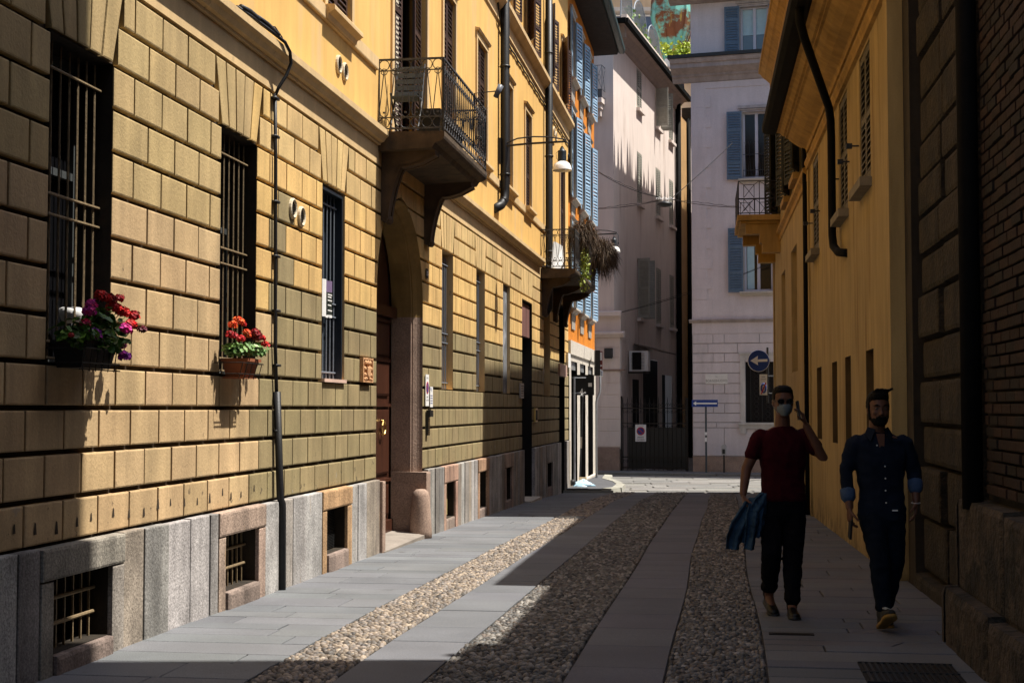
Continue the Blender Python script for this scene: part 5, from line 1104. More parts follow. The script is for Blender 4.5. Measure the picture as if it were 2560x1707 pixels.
# brown visitor sign on a bent steel pole
zc = gz(43); t = thing('visitor_sign', (2.6, 43, zc), 'brown visitor sign with a white arrow on a bent steel pole at the corner', 'sign')
m = MB(); m.tube([(2.545, 43, zc), (2.545, 43, 1.78), (2.56, 43, 1.88), (2.655, 43, 2.1), (2.665, 43, 2.25), (2.665, 43, 3.3)], .032, 8); m.build('pole', STEEL, t, True)
m = MB(); m.box(2.50, 2.655, 42.80, 43.25, 2.60, 3.36); m.build('rear_box', M['black'], t)
BRN = pm('sign_brown', (.14, .03, .025), .05, 5, rough=.5)
m = MB(); m.box(2.625, 2.745, 42.90, 42.93, 2.78, 3.35); m.build('plate', WHI, t); m = MB(); m.box(2.635, 2.735, 42.892, 42.899, 2.79, 3.34); m.build('brown_field', BRN, t)
m = MB(); m.box(2.655, 2.715, 42.886, 42.891, 3.06, 3.30); m.prism([(2.66, 2.90), (2.69, 2.94), (2.69, 2.915), (2.72, 2.915), (2.72, 2.885), (2.69, 2.885), (2.69, 2.86)], 42.886, 42.891); m.build('arrow', WHI, t)
m = MB(); m.box(2.62, 2.745, 42.90, 42.925, 2.57, 2.76); m.build('lower_plate', WHI, t); m = MB(); m.box(2.635, 2.65, 42.893, 42.899, 2.60, 2.72)
for k in range(3): m.box(2.68, 2.73, 42.893, 42.899, 2.61 + k * .05, 2.625 + k * .05)
m.build('print', BLU, t)
# iron gate across the alley
zg = gz(49) ; GA0, GA1 = .28, 2.58
t = thing('iron_gate', Bf(1.4, .1, zg), 'tall black wrought iron gate closing the dark alley between the beige and grey fronts', 'gate')
m = MB(Bf); m.box(.22, .30, .02, .12, zg, 1.98); m.box(2.55, 2.62, .02, .12, zg, 1.98); m.ell((.26, .07, 2.0), (.05, .05, .05)); m.build('post', M['iron'], t)
m = MB(Bf)
for z in (zg + .12, -.1, 1.07, 1.60): m.box(.3, 2.55, .055, .085, z, z + .035)
n = 14
for i in range(n + 1):
    x = .33 + i * 2.2 / n; m.tube([(x, .07, zg + .05), (x, .07, 1.86)], .011, 5); m.tube([(x, .07, 1.86), (x, .07, 2.02)], [.014, .002], 5)
    if i < n:
        c = x + 2.2 / n / 2
        for z, sg in ((1.72, 1), (1.50, -1), (.98, -1), (zg + .36, 1)):
            for q in (-1, 1): m.tube([(c + q * (.045 - .04 * math.cos(k * .7) * (1 - k * .07)), .07, z + sg * .05 * math.sin(k * .7) * (1 - k * .06) + (.0)) for k in range(9)], .007, 4, False)
        m.tube([(c - .05, .07, 1.82), (c, .07, 1.68), (c + .05, .07, 1.82)], .006, 4, False)
m.build('bars', M['iron'], t)
m = MB(Bf); m.box(.5, 2.55, .04, .05, zg + .1, .95); m.build('sheet_panel', M['black'], t)
t = plate('no_parking_gate_sign', 'white no parking plate hung on the dark iron gate', Bf, .77, 1.15, .46, 1.05, .10)
noparking(t, Bf, (.96, .82), .145, .11); text('passo', .10, Bf, .96, .112, .585, INK, t); text('carrabile', .085, Bf, .96, .112, .50, INK, t); text('Comune di Milano', .032, Bf, .96, .112, 1.0, INK, t)
# moped glimpsed behind the gate
t = thing('parked_bicycle', Bf(1.3, -1.2, zg), 'bicycle parked in the dark just behind the iron gate', 'bicycle')
for x in (.95, 1.75): m = MB(Bf); m.ring((x, -1.2, zg + .34), (1, 0, 0), (0, 0, 1), .32, .018, 20, 5); m.build('wheel', WHI if x < 1 else M['iron'], t)
m = MB(Bf); m.tube([(.95, -1.2, zg + .34), (1.15, -1.2, zg + .82), (1.6, -1.2, zg + .8), (1.36, -1.2, zg + .34), (1.15, -1.2, zg + .78)], .016, 5); m.tube([(1.36, -1.2, zg + .34), (1.75, -1.2, zg + .34), (1.58, -1.2, zg + .9)], .014, 5); m.build('frame', M['iron'], t)
m = MB(Bf); m.tube([(1.08, -1.42, zg + .98), (1.12, -1.2, zg + .95), (1.08, -.98, zg + .98)], .014, 5); m.build('handlebar', STEEL, t); m = MB(Bf); m.ell((1.6, -1.2, zg + .93), (.13, .07, .03)); m.build('saddle', M['black'], t)
# air conditioner
t = thing('air_conditioner', Be(2.6, .3, 3.0), 'white slatted air conditioner unit bolted above the gate on the pink flank wall', 'air conditioner')
m = MB(Be); m.box(2.35, 2.75, .05, .75, 2.98, 3.72); m.build('casing', WHI, t); m = MB(Be); m.box(2.335, 2.349, .16, .50, 3.03, 3.67)
for k in range(12): m.box(2.33, 2.336, .12, .62, 3.05 + k * .052, 3.06 + k * .052)
m.build('fan_grille', M['dark'], t); m = MB(Be); m.box(2.3, 2.85, .02, .7, 2.90, 2.95); m.build('shelf', M['iron'], t)
m = MB(Be); m.add([(3.4, 0, 4.0), (6.8, 0, 4.0), (6.8, 1.0, 3.72), (3.4, 1.0, 3.72), (3.4, 0, 4.04), (6.8, 0, 4.04), (6.8, 1.0, 3.76), (3.4, 1.0, 3.76)], [(3, 2, 1, 0), (4, 5, 6, 7), (0, 1, 5, 4), (1, 2, 6, 5), (2, 3, 7, 6), (3, 0, 4, 7)]); tag(m.build('awning', pm('dull_awning', (.10, .07, .05), .2, 6)), 'sloping brown canopy over the dark side entrance in the alley', 'canopy')
# signs on and before the grey front
t = plate('street_nameplate', 'white marble street nameplate on the grey stone front', Gr, .44, 1.19, 2.44, 2.77, .014, 'nameplate', .02, pm('white_marble', (.62, .60, .56), .08, 5))
text('BORGONUOVO', .125, Gr, .815, .0355, 2.50, pm('engraved_grey', (.18, .17, .17), .1, 5), t, sx=.80); text('VIA', .05, Gr, .815, .0355, 2.66, bpy.data.materials['engraved_grey'], t)
zk = gz(48) + .07; t = thing('arrow_sign', Gr(.5, .5, zk), 'long blue one way sign on a dark post before the grey front', 'sign')
m = MB(Gr); m.tube([(.52, .5, zk), (.52, .5, 1.9)], .034, 7); m.build('post', pm('dark_grey_post', (.05, .06, .065), .1, 8, rough=.5), t)
m = MB(Gr); m.box(.06, .93, .55, .565, 1.66, 1.90); m.build('plate', BLU, t)
m = MB(Gr); m.prism([(.10, 1.78), (.21, 1.855), (.20, 1.80), (.90, 1.80), (.90, 1.755), (.20, 1.755), (.21, 1.70)], .566, .569); m.build('arrow', WHI, t)
m = MB(Gr); m.box(.48, .56, .535, .54, .72, .82); m.box(.485, .555, .535, .54, .50, .64); m.build('sticker', WHI, t)
t = thing('call_post', Gr(1.1, .45, zk), 'slim grey round topped call post at the foot of the grey front', 'post')
m = MB(Gr); m.box(1.08, 1.13, .40, .45, zk, .08); m.build('stem', M['black'], t); m = MB(Gr); m.prism([(1.03, .06), (1.18, .06), (1.18, .34)] + [(1.105 + .075 * math.cos(math.pi * k / 8), .34 + .075 * math.sin(math.pi * k / 8)) for k in range(1, 8)] + [(1.03, .34)], .38, .50); m.build('housing', pm('pale_grey_housing', (.34, .33, .32), .05, 5), t); m = MB(Gr); m.box(1.06, 1.15, .501, .505, .10, .26); m.build('screen', M['black'], t)
# round arrow sign and the white plate below it, on an arm from the ochre house corner
t = thing('round_arrow_sign', (6.43, 37, 2.8), 'round blue sign with a white left arrow jutting from the ochre house corner', 'sign')
m = MB(); m.prism(circ((6.42, 2.85), .285, 28), 37, 37.02); m.build('rim', WHI, t); m = MB(); m.prism(circ((6.42, 2.85), .272, 28), 36.99, 36.999); m.build('blue_disc', BLU, t)
m = MB(); m.prism([(6.20, 2.85), (6.40, 2.98), (6.39, 2.885), (6.645, 2.895), (6.645, 2.83), (6.39, 2.82), (6.40, 2.735)], 36.985, 36.989); m.build('arrow', WHI, t)
m = MB(); m.tube([(6.66, 37.05, 3.2), (6.66, 37.05, 1.75)], .028, 6); m.tube([(6.66, 37.05, 2.45), (6.95, 37.0, 2.45)], .02, 6); m.tube([(6.66, 37.05, 2.0), (6.95, 37.0, 2.0)], .02, 6); m.build('post', M['black'], t)
t = thing('parking_area_plate', (6.55, 37, 1.95), 'white plate with a crossed out blue symbol below the round arrow sign', 'sign')
m = MB(); m.box(6.44, 6.64, 37.0, 37.012, 1.96, 2.50); m.build('plate', WHI, t); m = MB(); m.ring((6.54, 36.99, 2.14), (.62, 0, 0), (0, 0, 1.2), .095, .02, 16, 5); m.build('blue_ring', BLU, t); m = MB(); m.prism([(6.46, 1.99), (6.49, 1.98), (6.61, 2.27), (6.58, 2.29)], 36.97, 36.975); m.build('red_bar', RED, t); text('area', .055, ID, 6.54, 36.995, 2.42, INK, t); text('pedonale', .04, ID, 6.54, 36.995, 2.36, INK, t)
# suspended lamp and its wires
t = thing('suspended_lamp', (4.43, 41, 7.45), 'small dark lamp hanging from wires over the crossing', 'street lamp')
m = MB(); m.lathe((4.43, 41, 7.44), [(.05, .0), (.17, .02), (.23, .07), (.2, .12), (.1, .16), (.05, .18)], 14); m.build('lamp_head', M['black'], t, True)
m = MB()
for k in range(9): m.ring((4.22 + k * .052, 41, 7.68 + .02 * math.sin(k * 2)), (1, 0, 0), (0, RND.uniform(.3, 1), .6), .04, .008, 6)
m.build('insulator', WHI, t)
def sag(a, b, d, n=12): a, b = Vector(a), Vector(b); return [tuple(a.lerp(b, i / n) - Vector((0, 0, d * 4 * (i / n) * (1 - i / n)))) for i in range(n + 1)]
WIRE = pm('dark_wire', (.02, .018, .018), .1, 9)
for nm, lab, a, b, d in (('upper_wire', 'upper wire sloping from the orange house down to the hanging lamp', L(45.5, .02, 9.2), (4.25, 41, 7.72), .12), ('lower_wire', 'lower wire rising from the orange house up to the hanging lamp', L(45.55, .02, 7.95), (4.25, 41, 7.62), .05), ('balcony_wire', 'pair of thin wires from the hanging lamp to the right hand balcony', (4.62, 41, 7.66), Rt(34.3, .9, 6.45), .05), ('diagonal_wire', 'long wire rising steeply from the hanging lamp across the grey front', (4.62, 41, 7.68), (6.9, 44.2, 9.9), .03), ('twisted_cable', 'twisted cable crossing low before the alley and the grey front', Bf(.12, .02, 4.95), Gr(2.75, .3, 6.45), .12)):
    m = MB(); P = sag(a, b, d); m.tube(P, .011, 4, False, True)
    if nm != 'diagonal_wire': m.tube([(p[0], p[1] + .03, p[2] + .05 * math.sin(math.pi * i / 12) + .02 * (i % 2)) for i, p in enumerate(P)], .008, 4, False, True)
    tag(m.build('overhead_wire', WIRE), lab, 'wire', 'overhead wires at the crossing')
# roof terrace
TRM = pm('grey_trellis_mesh', (.20, .22, .24), .1, 8, rough=.5)
GRL = pm('bright_leaf', (1, 1, 1), .1, 20, attr=True, rough=.5, bump=0, fine=0)
for k, (s0, s1, hh_) in enumerate(((1.3, 3.4, 1.7), (3.5, 6.2, 1.5), (6.3, 9.0, 1.25))):
    m = MB(Be); z0 = 15.9; c = (s0 + s1) / 2; r = (s1 - s0) / 2; f_ = lambda s: z0 + hh_ * math.sqrt(max(0, 1 - ((s - c) / r) ** 2)) ** .7
    m.tube([(s0 + (s1 - s0) * i / 16, .0, f_(s0 + (s1 - s0) * i / 16)) for i in range(17)], .03, 5)
    for i in range(-14, 24):
        for sg in (1, -1):
            pts = []
            for j in range(14):
                s = s0 + i * .16 + j * .14 if sg > 0 else s1 - i * .16 - j * .14; z = z0 + j * .13
                if s0 <= s <= s1 and z <= f_(s): pts.append((s, .0, z))
            if len(pts) > 1: m.tube([pts[0], pts[-1]], .010, 3, False)
    tag(m.build('trellis_panel', TRM), ('nearest arched mesh trellis panel on the pink house roof edge', 'middle arched mesh trellis panel on the pink house roof edge', 'farthest arched mesh trellis panel on the pink house roof edge')[k], 'trellis', 'trellis panels along the roof edge')
m = MB()
for i in range(520):
    s = 3 + RND.random() * 6.2; z = 15.9 + RND.random() ** 1.6 * (1.5 - .12 * s) ; m.col = jit(RND.choice([(.18, .28, .06), (.12, .2, .05), (.26, .33, .09)]), .25); leafdisc(m, Be(s, -.15 + RND.gauss(0, .12), z), RND.uniform(.05, .1), (RND.gauss(0, 1), RND.gauss(-.5, 1), RND.gauss(.3, .6)), 5)
tag(m.build('climbing_plant', GRL), 'green climber growing up the mesh trellis on the roof edge', 'plant')
t = thing('potted_shrub', (7.05, 61.5, 15.6), 'yellow green shrub in a grey pot on the roof terrace', 'shrub')
m = MB(); m.lathe((7.05, 61.5, 15.3), [(.5, 0), (.42, 1.0), (.36, 1.55), (.28, 1.6)], 14); m.build('pot', pm('dark_grey_pot', (.09, .09, .11), .05, 5), t, True)
m = MB(); m.tube([(7.05, 61.5, 16.7), (7.15, 61.5, 17.1), (7.4, 61.5, 17.4)], .04, 5); m.tube([(7.1, 61.5, 16.9), (6.8, 61.4, 17.3)], .03, 5); m.build('stems', M['darkstone'], t)
m = MB()
for i in range(900):
    a, b = RND.choice([((7.0, 16.8), (6.5, 17.5)), ((7.1, 16.9), (7.7, 17.3)), ((7.2, 17.0), (8.2, 17.6)), ((7.2, 16.8), (7.9, 16.3)), ((7.1, 16.8), (7.3, 17.4)), ((7.4, 16.8), (8.0, 17.0)), ((7.3, 16.7), (7.8, 15.9))]); q = RND.random()
    m.col = jit(RND.choice([(.34, .40, .02), (.26, .34, .02), (.42, .44, .03), (.18, .26, .02)]), .2); leafdisc(m, (a[0] + (b[0] - a[0]) * q + RND.gauss(0, .13), 61.4 + RND.gauss(0, .25), a[1] + (b[1] - a[1]) * q + RND.gauss(0, .12)), RND.uniform(.04, .09), (RND.gauss(0, 1), RND.gauss(-.6, 1), RND.gauss(.5, .6)), 5)
m.build('foliage', GRL, t)
m = MB()
for i in range(240): m.col = jit((.22, .24, .03), .3); leafdisc(m, (7.5 + RND.gauss(0, .22), 66.5 + RND.gauss(0, .2), 15.8 + RND.uniform(-1.2, .6)), RND.uniform(.05, .1), (RND.gauss(0, 1), RND.gauss(-.6, 1), RND.gauss(.4, .6)), 5)
tag(m.build('roof_bush', GRL), 'small olive green bush in the gap beside the grey front cornice', 'bush')
m = MB(Be); m.box(9.4, 9.9, .1, .5, 15.9, 16.25, .03); tag(m.build('roof_lamp', WHI), 'small white floodlight box on the pink house roof edge', 'floodlight')
# ================================================= PEOPLE
SKIN = pm('skin', (.12, .05, .027), .06, 8, fine=.03, rough=.5, bump=.05)
def loft(m, secs, n=18):
    """secs: (x, y, z, rx, ry [, tilt]) horizontal sections, closed at both ends"""
    pts = []
    for q in secs:
        x, y, z, rx, ry = q[:5]; tl = q[5] if len(q) > 5 else 0
        for j in range(n):
            a = 2 * math.pi * j / n; c, s_ = math.cos(a), math.sin(a); k = .86
            pts.append((x + rx * math.copysign(abs(c) ** k, c), y + ry * math.copysign(abs(s_) ** k, s_), z + tl * s_ * ry))
    M_ = len(secs)
    m.add(pts, [(i * n + j, i * n + (j + 1) % n, (i + 1) * n + (j + 1) % n, (i + 1) * n + j) for i in range(M_ - 1) for j in range(n)] + [list(range(n))[::-1], list(range((M_ - 1) * n, M_ * n))])
def limb(m, P, r, n=12):
    Q = [Vector(p) for p in P]; a = Q[0] + (Q[0] - Q[1]).normalized() * r[0] * .6; b = Q[-1] + (Q[-1] - Q[-2]).normalized() * r[-1] * .6
    pts, rr = [a], [r[0] * .55]
    for i in range(len(Q)):                                # rounded joints
        pts.append(Q[i]); rr.append(r[i])
        if i < len(Q) - 1: pts.append(Q[i].lerp(Q[i + 1], .5)); rr.append((r[i] + r[i + 1]) / 2 * (1.03 if i % 2 == 0 else 1.06))
    pts.append(b); rr.append(r[-1] * .55); m.tube(pts, rr, n)
def fuse(m, name, mat, parent, vox=.008, smooth=4, fold=0, fsc=9, seed=0, keep=None):
    """voxel-fuse overlapping closed pieces into one continuous skin"""
    o = m.build(name, mat, parent); md = o.modifiers.new('r', 'REMESH'); md.mode = 'VOXEL'; md.voxel_size = vox
    s_ = o.modifiers.new('s', 'SMOOTH'); s_.factor = .5; s_.iterations = smooth
    dg = bpy.context.evaluated_depsgraph_get(); me = bpy.data.meshes.new_from_object(o.evaluated_get(dg)); o.modifiers.clear(); old = o.data; o.data = me; bpy.data.meshes.remove(old); me.name = name
    if fold:
        from mathutils import noise
        co = np.zeros(len(me.vertices) * 3); me.vertices.foreach_get('co', co); co = co.reshape(-1, 3); no = np.zeros(len(me.vertices) * 3); me.vertices.foreach_get('normal', no); no = no.reshape(-1, 3)
        for i in range(len(co)):
            p = co[i]; v = .35 - abs(noise.noise(Vector((p[0] * fsc, p[1] * fsc, p[2] * fsc * 1.3 + p[0] * 6 + seed)))) * 1.6 + .35 * noise.noise(Vector((p[0] * fsc * 2.3, p[1] * fsc * 2, p[2] * fsc * 2 + seed)))
            co[i] += no[i] * v * fold
        me.vertices.foreach_set('co', co.ravel()); me.update()
    me.polygons.foreach_set('use_smooth', [True] * len(me.polygons))
    if not me.materials: me.materials.append(mat)
    return o
def head(m, c, k=1.0, yaw=0):
    """head loft about c = centre of the skull (x, y, z); faces -y"""
    x, y, z = c
    S_ = [(-.118, -.045, .026, .022), (-.112, -.042, .040, .036), (-.095, -.030, .054, .060), (-.07, -.018, .063, .076), (-.035, -.004, .070, .090), (0, .002, .074, .098), (.035, .006, .076, .101), (.065, .008, .073, .096), (.09, .010, .062, .082), (.108, .012, .042, .056), (.117, .012, .018, .024)]
    loft(m, [(x, y + b * k, z + a * k, rx * k, ry * k) for a, b, rx, ry in S_], 20)
    loft(m, [(x, y - .100 * k, z - .048 * k, .017 * k, .014 * k), (x, y - .104 * k, z - .038 * k, .016 * k, .018 * k), (x, y - .098 * k, z - .018 * k, .010 * k, .014 * k), (x, y - .090 * k, z + .01 * k, .008 * k, .010 * k)], 10)
    m.ell((x, y - .082 * k, z + .024 * k), (.055 * k, .018 * k, .010 * k), 12, 6)
    m.ell((x, y - .084 * k, z - .077 * k), (.026 * k, .014 * k, .007 * k), 10, 6); m.ell((x, y - .082 * k, z - .087 * k), (.022 * k, .014 * k, .007 * k), 10, 6)
    for q in (-1, 1): m.ell((x + q * .077 * k, y + .012 * k, z - .012 * k), (.010 * k, .020 * k, .031 * k), 10, 6); m.ell((x + q * .042 * k, y - .072 * k, z - .03 * k), (.022 * k, .018 * k, .02 * k), 8, 6)
def hand(m, w, d, side, curl, thumb, spread=.0, scale=1.0, palm_n=(0, -1, 0)):
    """wrist point, direction of the palm, thumb side vector, curl in radians per joint; fingers bend towards palm_n"""
    w = Vector(w); d = Vector(d).normalized(); nn = Vector(palm_n); nn = (nn - d * nn.dot(d)).normalized(); t = d.cross(nn).normalized()
    if t.dot(Vector(thumb)) < 0: t = -t
    L_ = .095 * scale
    for q in (-1.2, -.4, .4, 1.2): limb(m, [w + t * q * .010, w + d * L_ * .5 + t * q * .019, w + d * L_ + t * q * .020], [.015, .016, .0125], 8)
    for i, (off, ln) in enumerate(((1.5, .072), (.5, .080), (-.5, .075), (-1.45, .060))):
        p = w + d * L_ * (.98 - abs(off - .3) * .04) + t * off * .0195; P = [p]; v = d.copy() + t * off * spread
        c_ = curl[i] if isinstance(curl, (list, tuple)) else curl; an = 0
        for seg in (.45, .32, .23):
            an += c_; v = (d * math.cos(an) + nn * math.sin(an) + t * off * spread).normalized(); p = p + v * ln * seg; P.append(p)
        m.tube([P[0] - d * .02] + P + [P[-1] + v * .005], [.0095, .0098, .0092, .0088, .0080, .004], 7)
    p = w + d * .03 + t * .026; v = (d * .62 + t * .62 + nn * .35).normalized(); P = [p]
    for seg in (.036, .03, .024): P.append(P[-1] + v * seg); v = (v + d * .35 + nn * .22).normalized()
    m.tube([p - v * .02] + P + [P[-1] + v * .004], [.012, .013, .0112, .0100, .0088, .004], 7)
def shoe(m, x, y, z, yaw=0, pitch=0, ln=.27, wd=.047, sole=False, hgt=1.0):
    cy, sy, cp, sp_ = math.cos(yaw), math.sin(yaw), math.cos(pitch), math.sin(pitch)
    def fr(a, b, c):      # a across, b forward from heel, c up; pitch lifts the toe about the heel
        b2, c2 = b * cp - c * sp_, b * sp_ + c * cp
        return old(x + a * cy - b2 * sy, y - (b2 * cy + a * sy), z + c2)
    old = m.F; m.F = fr; n = 14; secs = []
    prof = [(-.005, .020, .045), (.0, .030, .075), (.04, .034, .088), (.08, .034, .088), (.12, .036, .078), (.16, .043, .060), (.20, wd, .046), (.24, .042, .040), (.262, .030, .034), (.27, .012, .022)] if not sole else [(-.008, .02, .02), (-.002, .036, .022), (.06, .038, .022), (.13, .038, .022), (.20, .052, .022), (.25, .046, .022), (.272, .028, .022), (.279, .012, .02)]
    for b, w_, h_ in prof:
        for j in range(n):
            a = 2 * math.pi * j / n; c_ = math.sin(a)
            secs.append((w_ * math.copysign(abs(math.cos(a)) ** .7, math.cos(a)), b * ln / .27, (h_ * hgt * max(0, c_) ** .8 + .004) if not sole else (.026 if c_ > .0 else .0)))
    k = len(prof)
    m.add(secs, [(i * n + j, i * n + (j + 1) % n, (i + 1) * n + (j + 1) % n, (i + 1) * n + j) for i in range(k - 1) for j in range(n)] + [list(range(n))[::-1], list(range((k - 1) * n, k * n))]); m.F = old
def person(x0, y0, z0): return lambda x, y, z: Vector((x0 + x, y0 + y, z0 + z))
# ------------------------------------------------ the man on the phone
f1 = person(2.172, 11.45, gz(11.45)); p1 = thing('person', f1(0, 0, 0), 'person walking in a maroon t-shirt, glasses and face mask, holding a phone to one ear', 'person')
LE, LWr = (-.295, -.02, 1.15), (-.335, -.10, .955); RE, RWr = (.305, -.09, 1.245), (.165, -.12, 1.505)
m = MB(f1)
head(m, (0, -.04, 1.695))
limb(m, [(0, .0, 1.47), (0, -.02, 1.60)], [.062, .056])
loft(m, [(0, .0, .84, .155, .10), (0, .0, .93, .165, .11), (0, .005, 1.03, .148, .10), (0, .0, 1.15, .158, .105), (0, -.005, 1.28, .178, .115), (0, 0, 1.38, .185, .105), (0, .0, 1.45, .15, .08), (0, 0, 1.49, .08, .06)])
limb(m, [(-.175, .0, 1.405), LE, LWr], [.052, .042, .029]); limb(m, [(.175, .0, 1.405), RE, RWr], [.052, .043, .030])
hand(m, LWr, (.22, -.10, -1), 'l', .75, (.6, -.6, .1), palm_n=(1, .1, .25))
hand(m, RWr, (-.30, -.05, 1), 'r', (.35, .42, .5, .55), (-.5, -.8, .1), palm_n=(-1, .25, -.1))
HL, KL, AL = (-.09, .0, .90), (-.115, -.11, .50), (-.105, .07, .13); HR, KR, AR = (.09, .0, .90), (.065, -.06, .49), (.035, -.16, .075)
limb(m, [HL, KL, AL], [.085, .056, .036]); limb(m, [HR, KR, AR], [.085, .056, .036])
limb(m, [AL, (-.10, -.03, .06)], [.036, .030]); limb(m, [AR, (.035, -.25, .03)], [.036, .028])
fuse(m, 'body', SKIN, p1, .0062, 3)
m = MB(f1)
loft(m, [(0, .0, .90, .185, .125), (0, .0, .95, .182, .128), (0, .005, 1.05, .170, .122), (0, .0, 1.16, .175, .122), (0, -.005, 1.29, .192, .130), (0, 0, 1.38, .198, .118), (0, .0, 1.43, .182, .098), (0, .0, 1.465, .125, .08), (0, 0, 1.495, .072, .066)])
v = Vector(LE) - Vector((-.185, 0, 1.425)); limb(m, [(-.145, 0, 1.42), (-.175, 0, 1.41), Vector((-.185, 0, 1.425)) + v * .60], [.060, .070, .064]); v = Vector(RE) - Vector((.185, 0, 1.425)); limb(m, [(.145, 0, 1.42), (.175, 0, 1.41), Vector((.185, 0, 1.425)) + v * .64], [.060, .070, .064])
fuse(m, 'tshirt', pm('maroon_jersey', (.034, .003, .006), .1, 9, rough=.9, spec=.06, bump=.2, bsc=300), p1, .009, 3, .012, 9, 3)
NAVY = pm('black_trousers', (.005, .005, .006), .2, 9, rough=.9, spec=.06, bump=.2, bsc=200)
m = MB(f1)
loft(m, [(0, .0, .74, .15, .105), (0, .0, .82, .178, .12), (0, 0, .90, .175, .12), (0, 0, .97, .160, .112)])
limb(m, [HL, KL, (-.107, .04, .21)], [.105, .080, .062]); limb(m, [HR, KR, (.04, -.14, .14)], [.105, .080, .060])
limb(m, [(-.108, .035, .235), (-.106, .05, .20)], [.069, .068]); limb(m, [(.042, -.135, .16), (.04, -.145, .12)], [.066, .065])
fuse(m, 'trousers', NAVY, p1, .010, 3, .011, 11, 7)
BSH = pm('black_leather', (.006, .005, .0045), .2, 20, rough=.45)
for x, y, z, yw, pt in ((-.108, .155, .075, -.05, -.26), (.038, -.085, .0, .06, .05)):
    m = MB(f1); shoe(m, x, y, z, yw, pt, .28); limb(m, [(x, y - .05, z + .06), (x, y - .055, z + .11)], [.042, .044]); so = fuse(m, 'shoe', BSH, p1, .008, 2)
    m = MB(f1); shoe(m, x, y, z - .012, yw, pt, .285, sole=True); m.build('sole', M['black'], so, True)
HAIR = pm('black_hair', (.005, .004, .0035), .2, 40, rough=.7, spec=.1, bump=.5, bsc=150)
m = MB(f1); c = (0, -.04, 1.695)
loft(m, [(0, c[1] + .05, c[2] - .02, .070, .060), (0, c[1] + .045, c[2] + .02, .079, .070), (0, c[1] + .02, c[2] + .055, .081, .098), (0, c[1] + .008, c[2] + .085, .077, .102), (0, c[1] + .006, c[2] + .112, .062, .084), (0, c[1] + .006, c[2] + .128, .03, .045)])
for q in (-1, 1): m.ell((q * .072, c[1] - .0, c[2] + .035), (.012, .045, .035))
fuse(m, 'hair', HAIR, p1, .006, 2, .004, 40, 1)
m = MB(f1)
for q in (-1, 1):
    m.tube([(q * (.034 + .027 * math.cos(a)), c[1] - .112 + .012 * abs(math.cos(a)), c[2] - .002 + .021 * math.sin(a)) for a in [2 * math.pi * i / 14 for i in range(15)]], .0032, 5, False); m.tube([(q * .061, c[1] - .10, c[2] + .004), (q * .078, c[1] - .06, c[2] + .006), (q * .081, c[1] + .01, c[2] + .002)], .003, 5)
m.tube([(-.009, c[1] - .114, c[2] + .004), (0, c[1] - .118, c[2] + .008), (.009, c[1] - .114, c[2] + .004)], .003, 5); o = m.build('glasses', M['black'], p1)
m = MB(f1)
for q in (-1, 1): m.add([(q * .034, c[1] - .112, c[2] - .002)] + [(q * (.034 + .026 * math.cos(a)), c[1] - .110 + .012 * abs(math.cos(a)), c[2] - .002 + .02 * math.sin(a)) for a in [2 * math.pi * i / 14 for i in range(14)]], [(0, i + 1, (i + 1) % 14 + 1) for i in range(14)])
m.build('dark_lens', M['glass'], o)
m = MB(f1); rows_ = []
for i in range(9):                                       # pleated surgical mask from nose bridge to chin
    t_ = i / 8; z = c[2] - .024 - .092 * t_; w_ = .050 + .016 * math.sin(math.pi * min(1, t_ * 1.1)) - .012 * t_ * t_; pl_ = .004 * (i % 2)
    for j in range(9): u = (j - 4) / 4; rows_.append((u * w_, c[1] - .121 + .018 * t_ ** 2 - pl_ + .052 * u * u - .012 * math.sin(math.pi * t_) * (1 - u * u), z + .006 * u * u))
m.add(rows_, [(i * 9 + j, i * 9 + j + 1, (i + 1) * 9 + j + 1, (i + 1) * 9 + j) for i in range(8) for j in range(8)])
for q in (-1, 1): m.tube([(q * .05, c[1] - .07, c[2] - .03), (q * .076, c[1] - .02, c[2] - .005), (q * .084, c[1] + .03, c[2] + .005)], .0022, 4); m.tube([(q * .055, c[1] - .06, c[2] - .09), (q * .078, c[1] + .0, c[2] - .045), (q * .084, c[1] + .03, c[2] - .02)], .0022, 4)
m.build('face_mask', pm('pale_blue_mask', (.13, .15, .15), .05, 20, rough=.8), p1, True)
m = MB(f1); m.add([(.098, -.20, 1.555), (.112, -.20, 1.555), (.112, -.13, 1.545), (.098, -.13, 1.545), (.092, -.14, 1.70), (.106, -.14, 1.70), (.106, -.075, 1.69), (.092, -.075, 1.69)], [(3, 2, 1, 0), (4, 5, 6, 7), (0, 1, 5, 4), (1, 2, 6, 5), (2, 3, 7, 6), (3, 0, 4, 7)])
tag(m.build('phone', M['black']), 'black phone held to the ear of the man in the face mask', 'phone')
DEN = pm('washed_denim', (.034, .068, .11), .35, 7, fine=.15, fsc=120, rough=.9, spec=.06, bump=.3, bsc=200)
m = MB(f1)
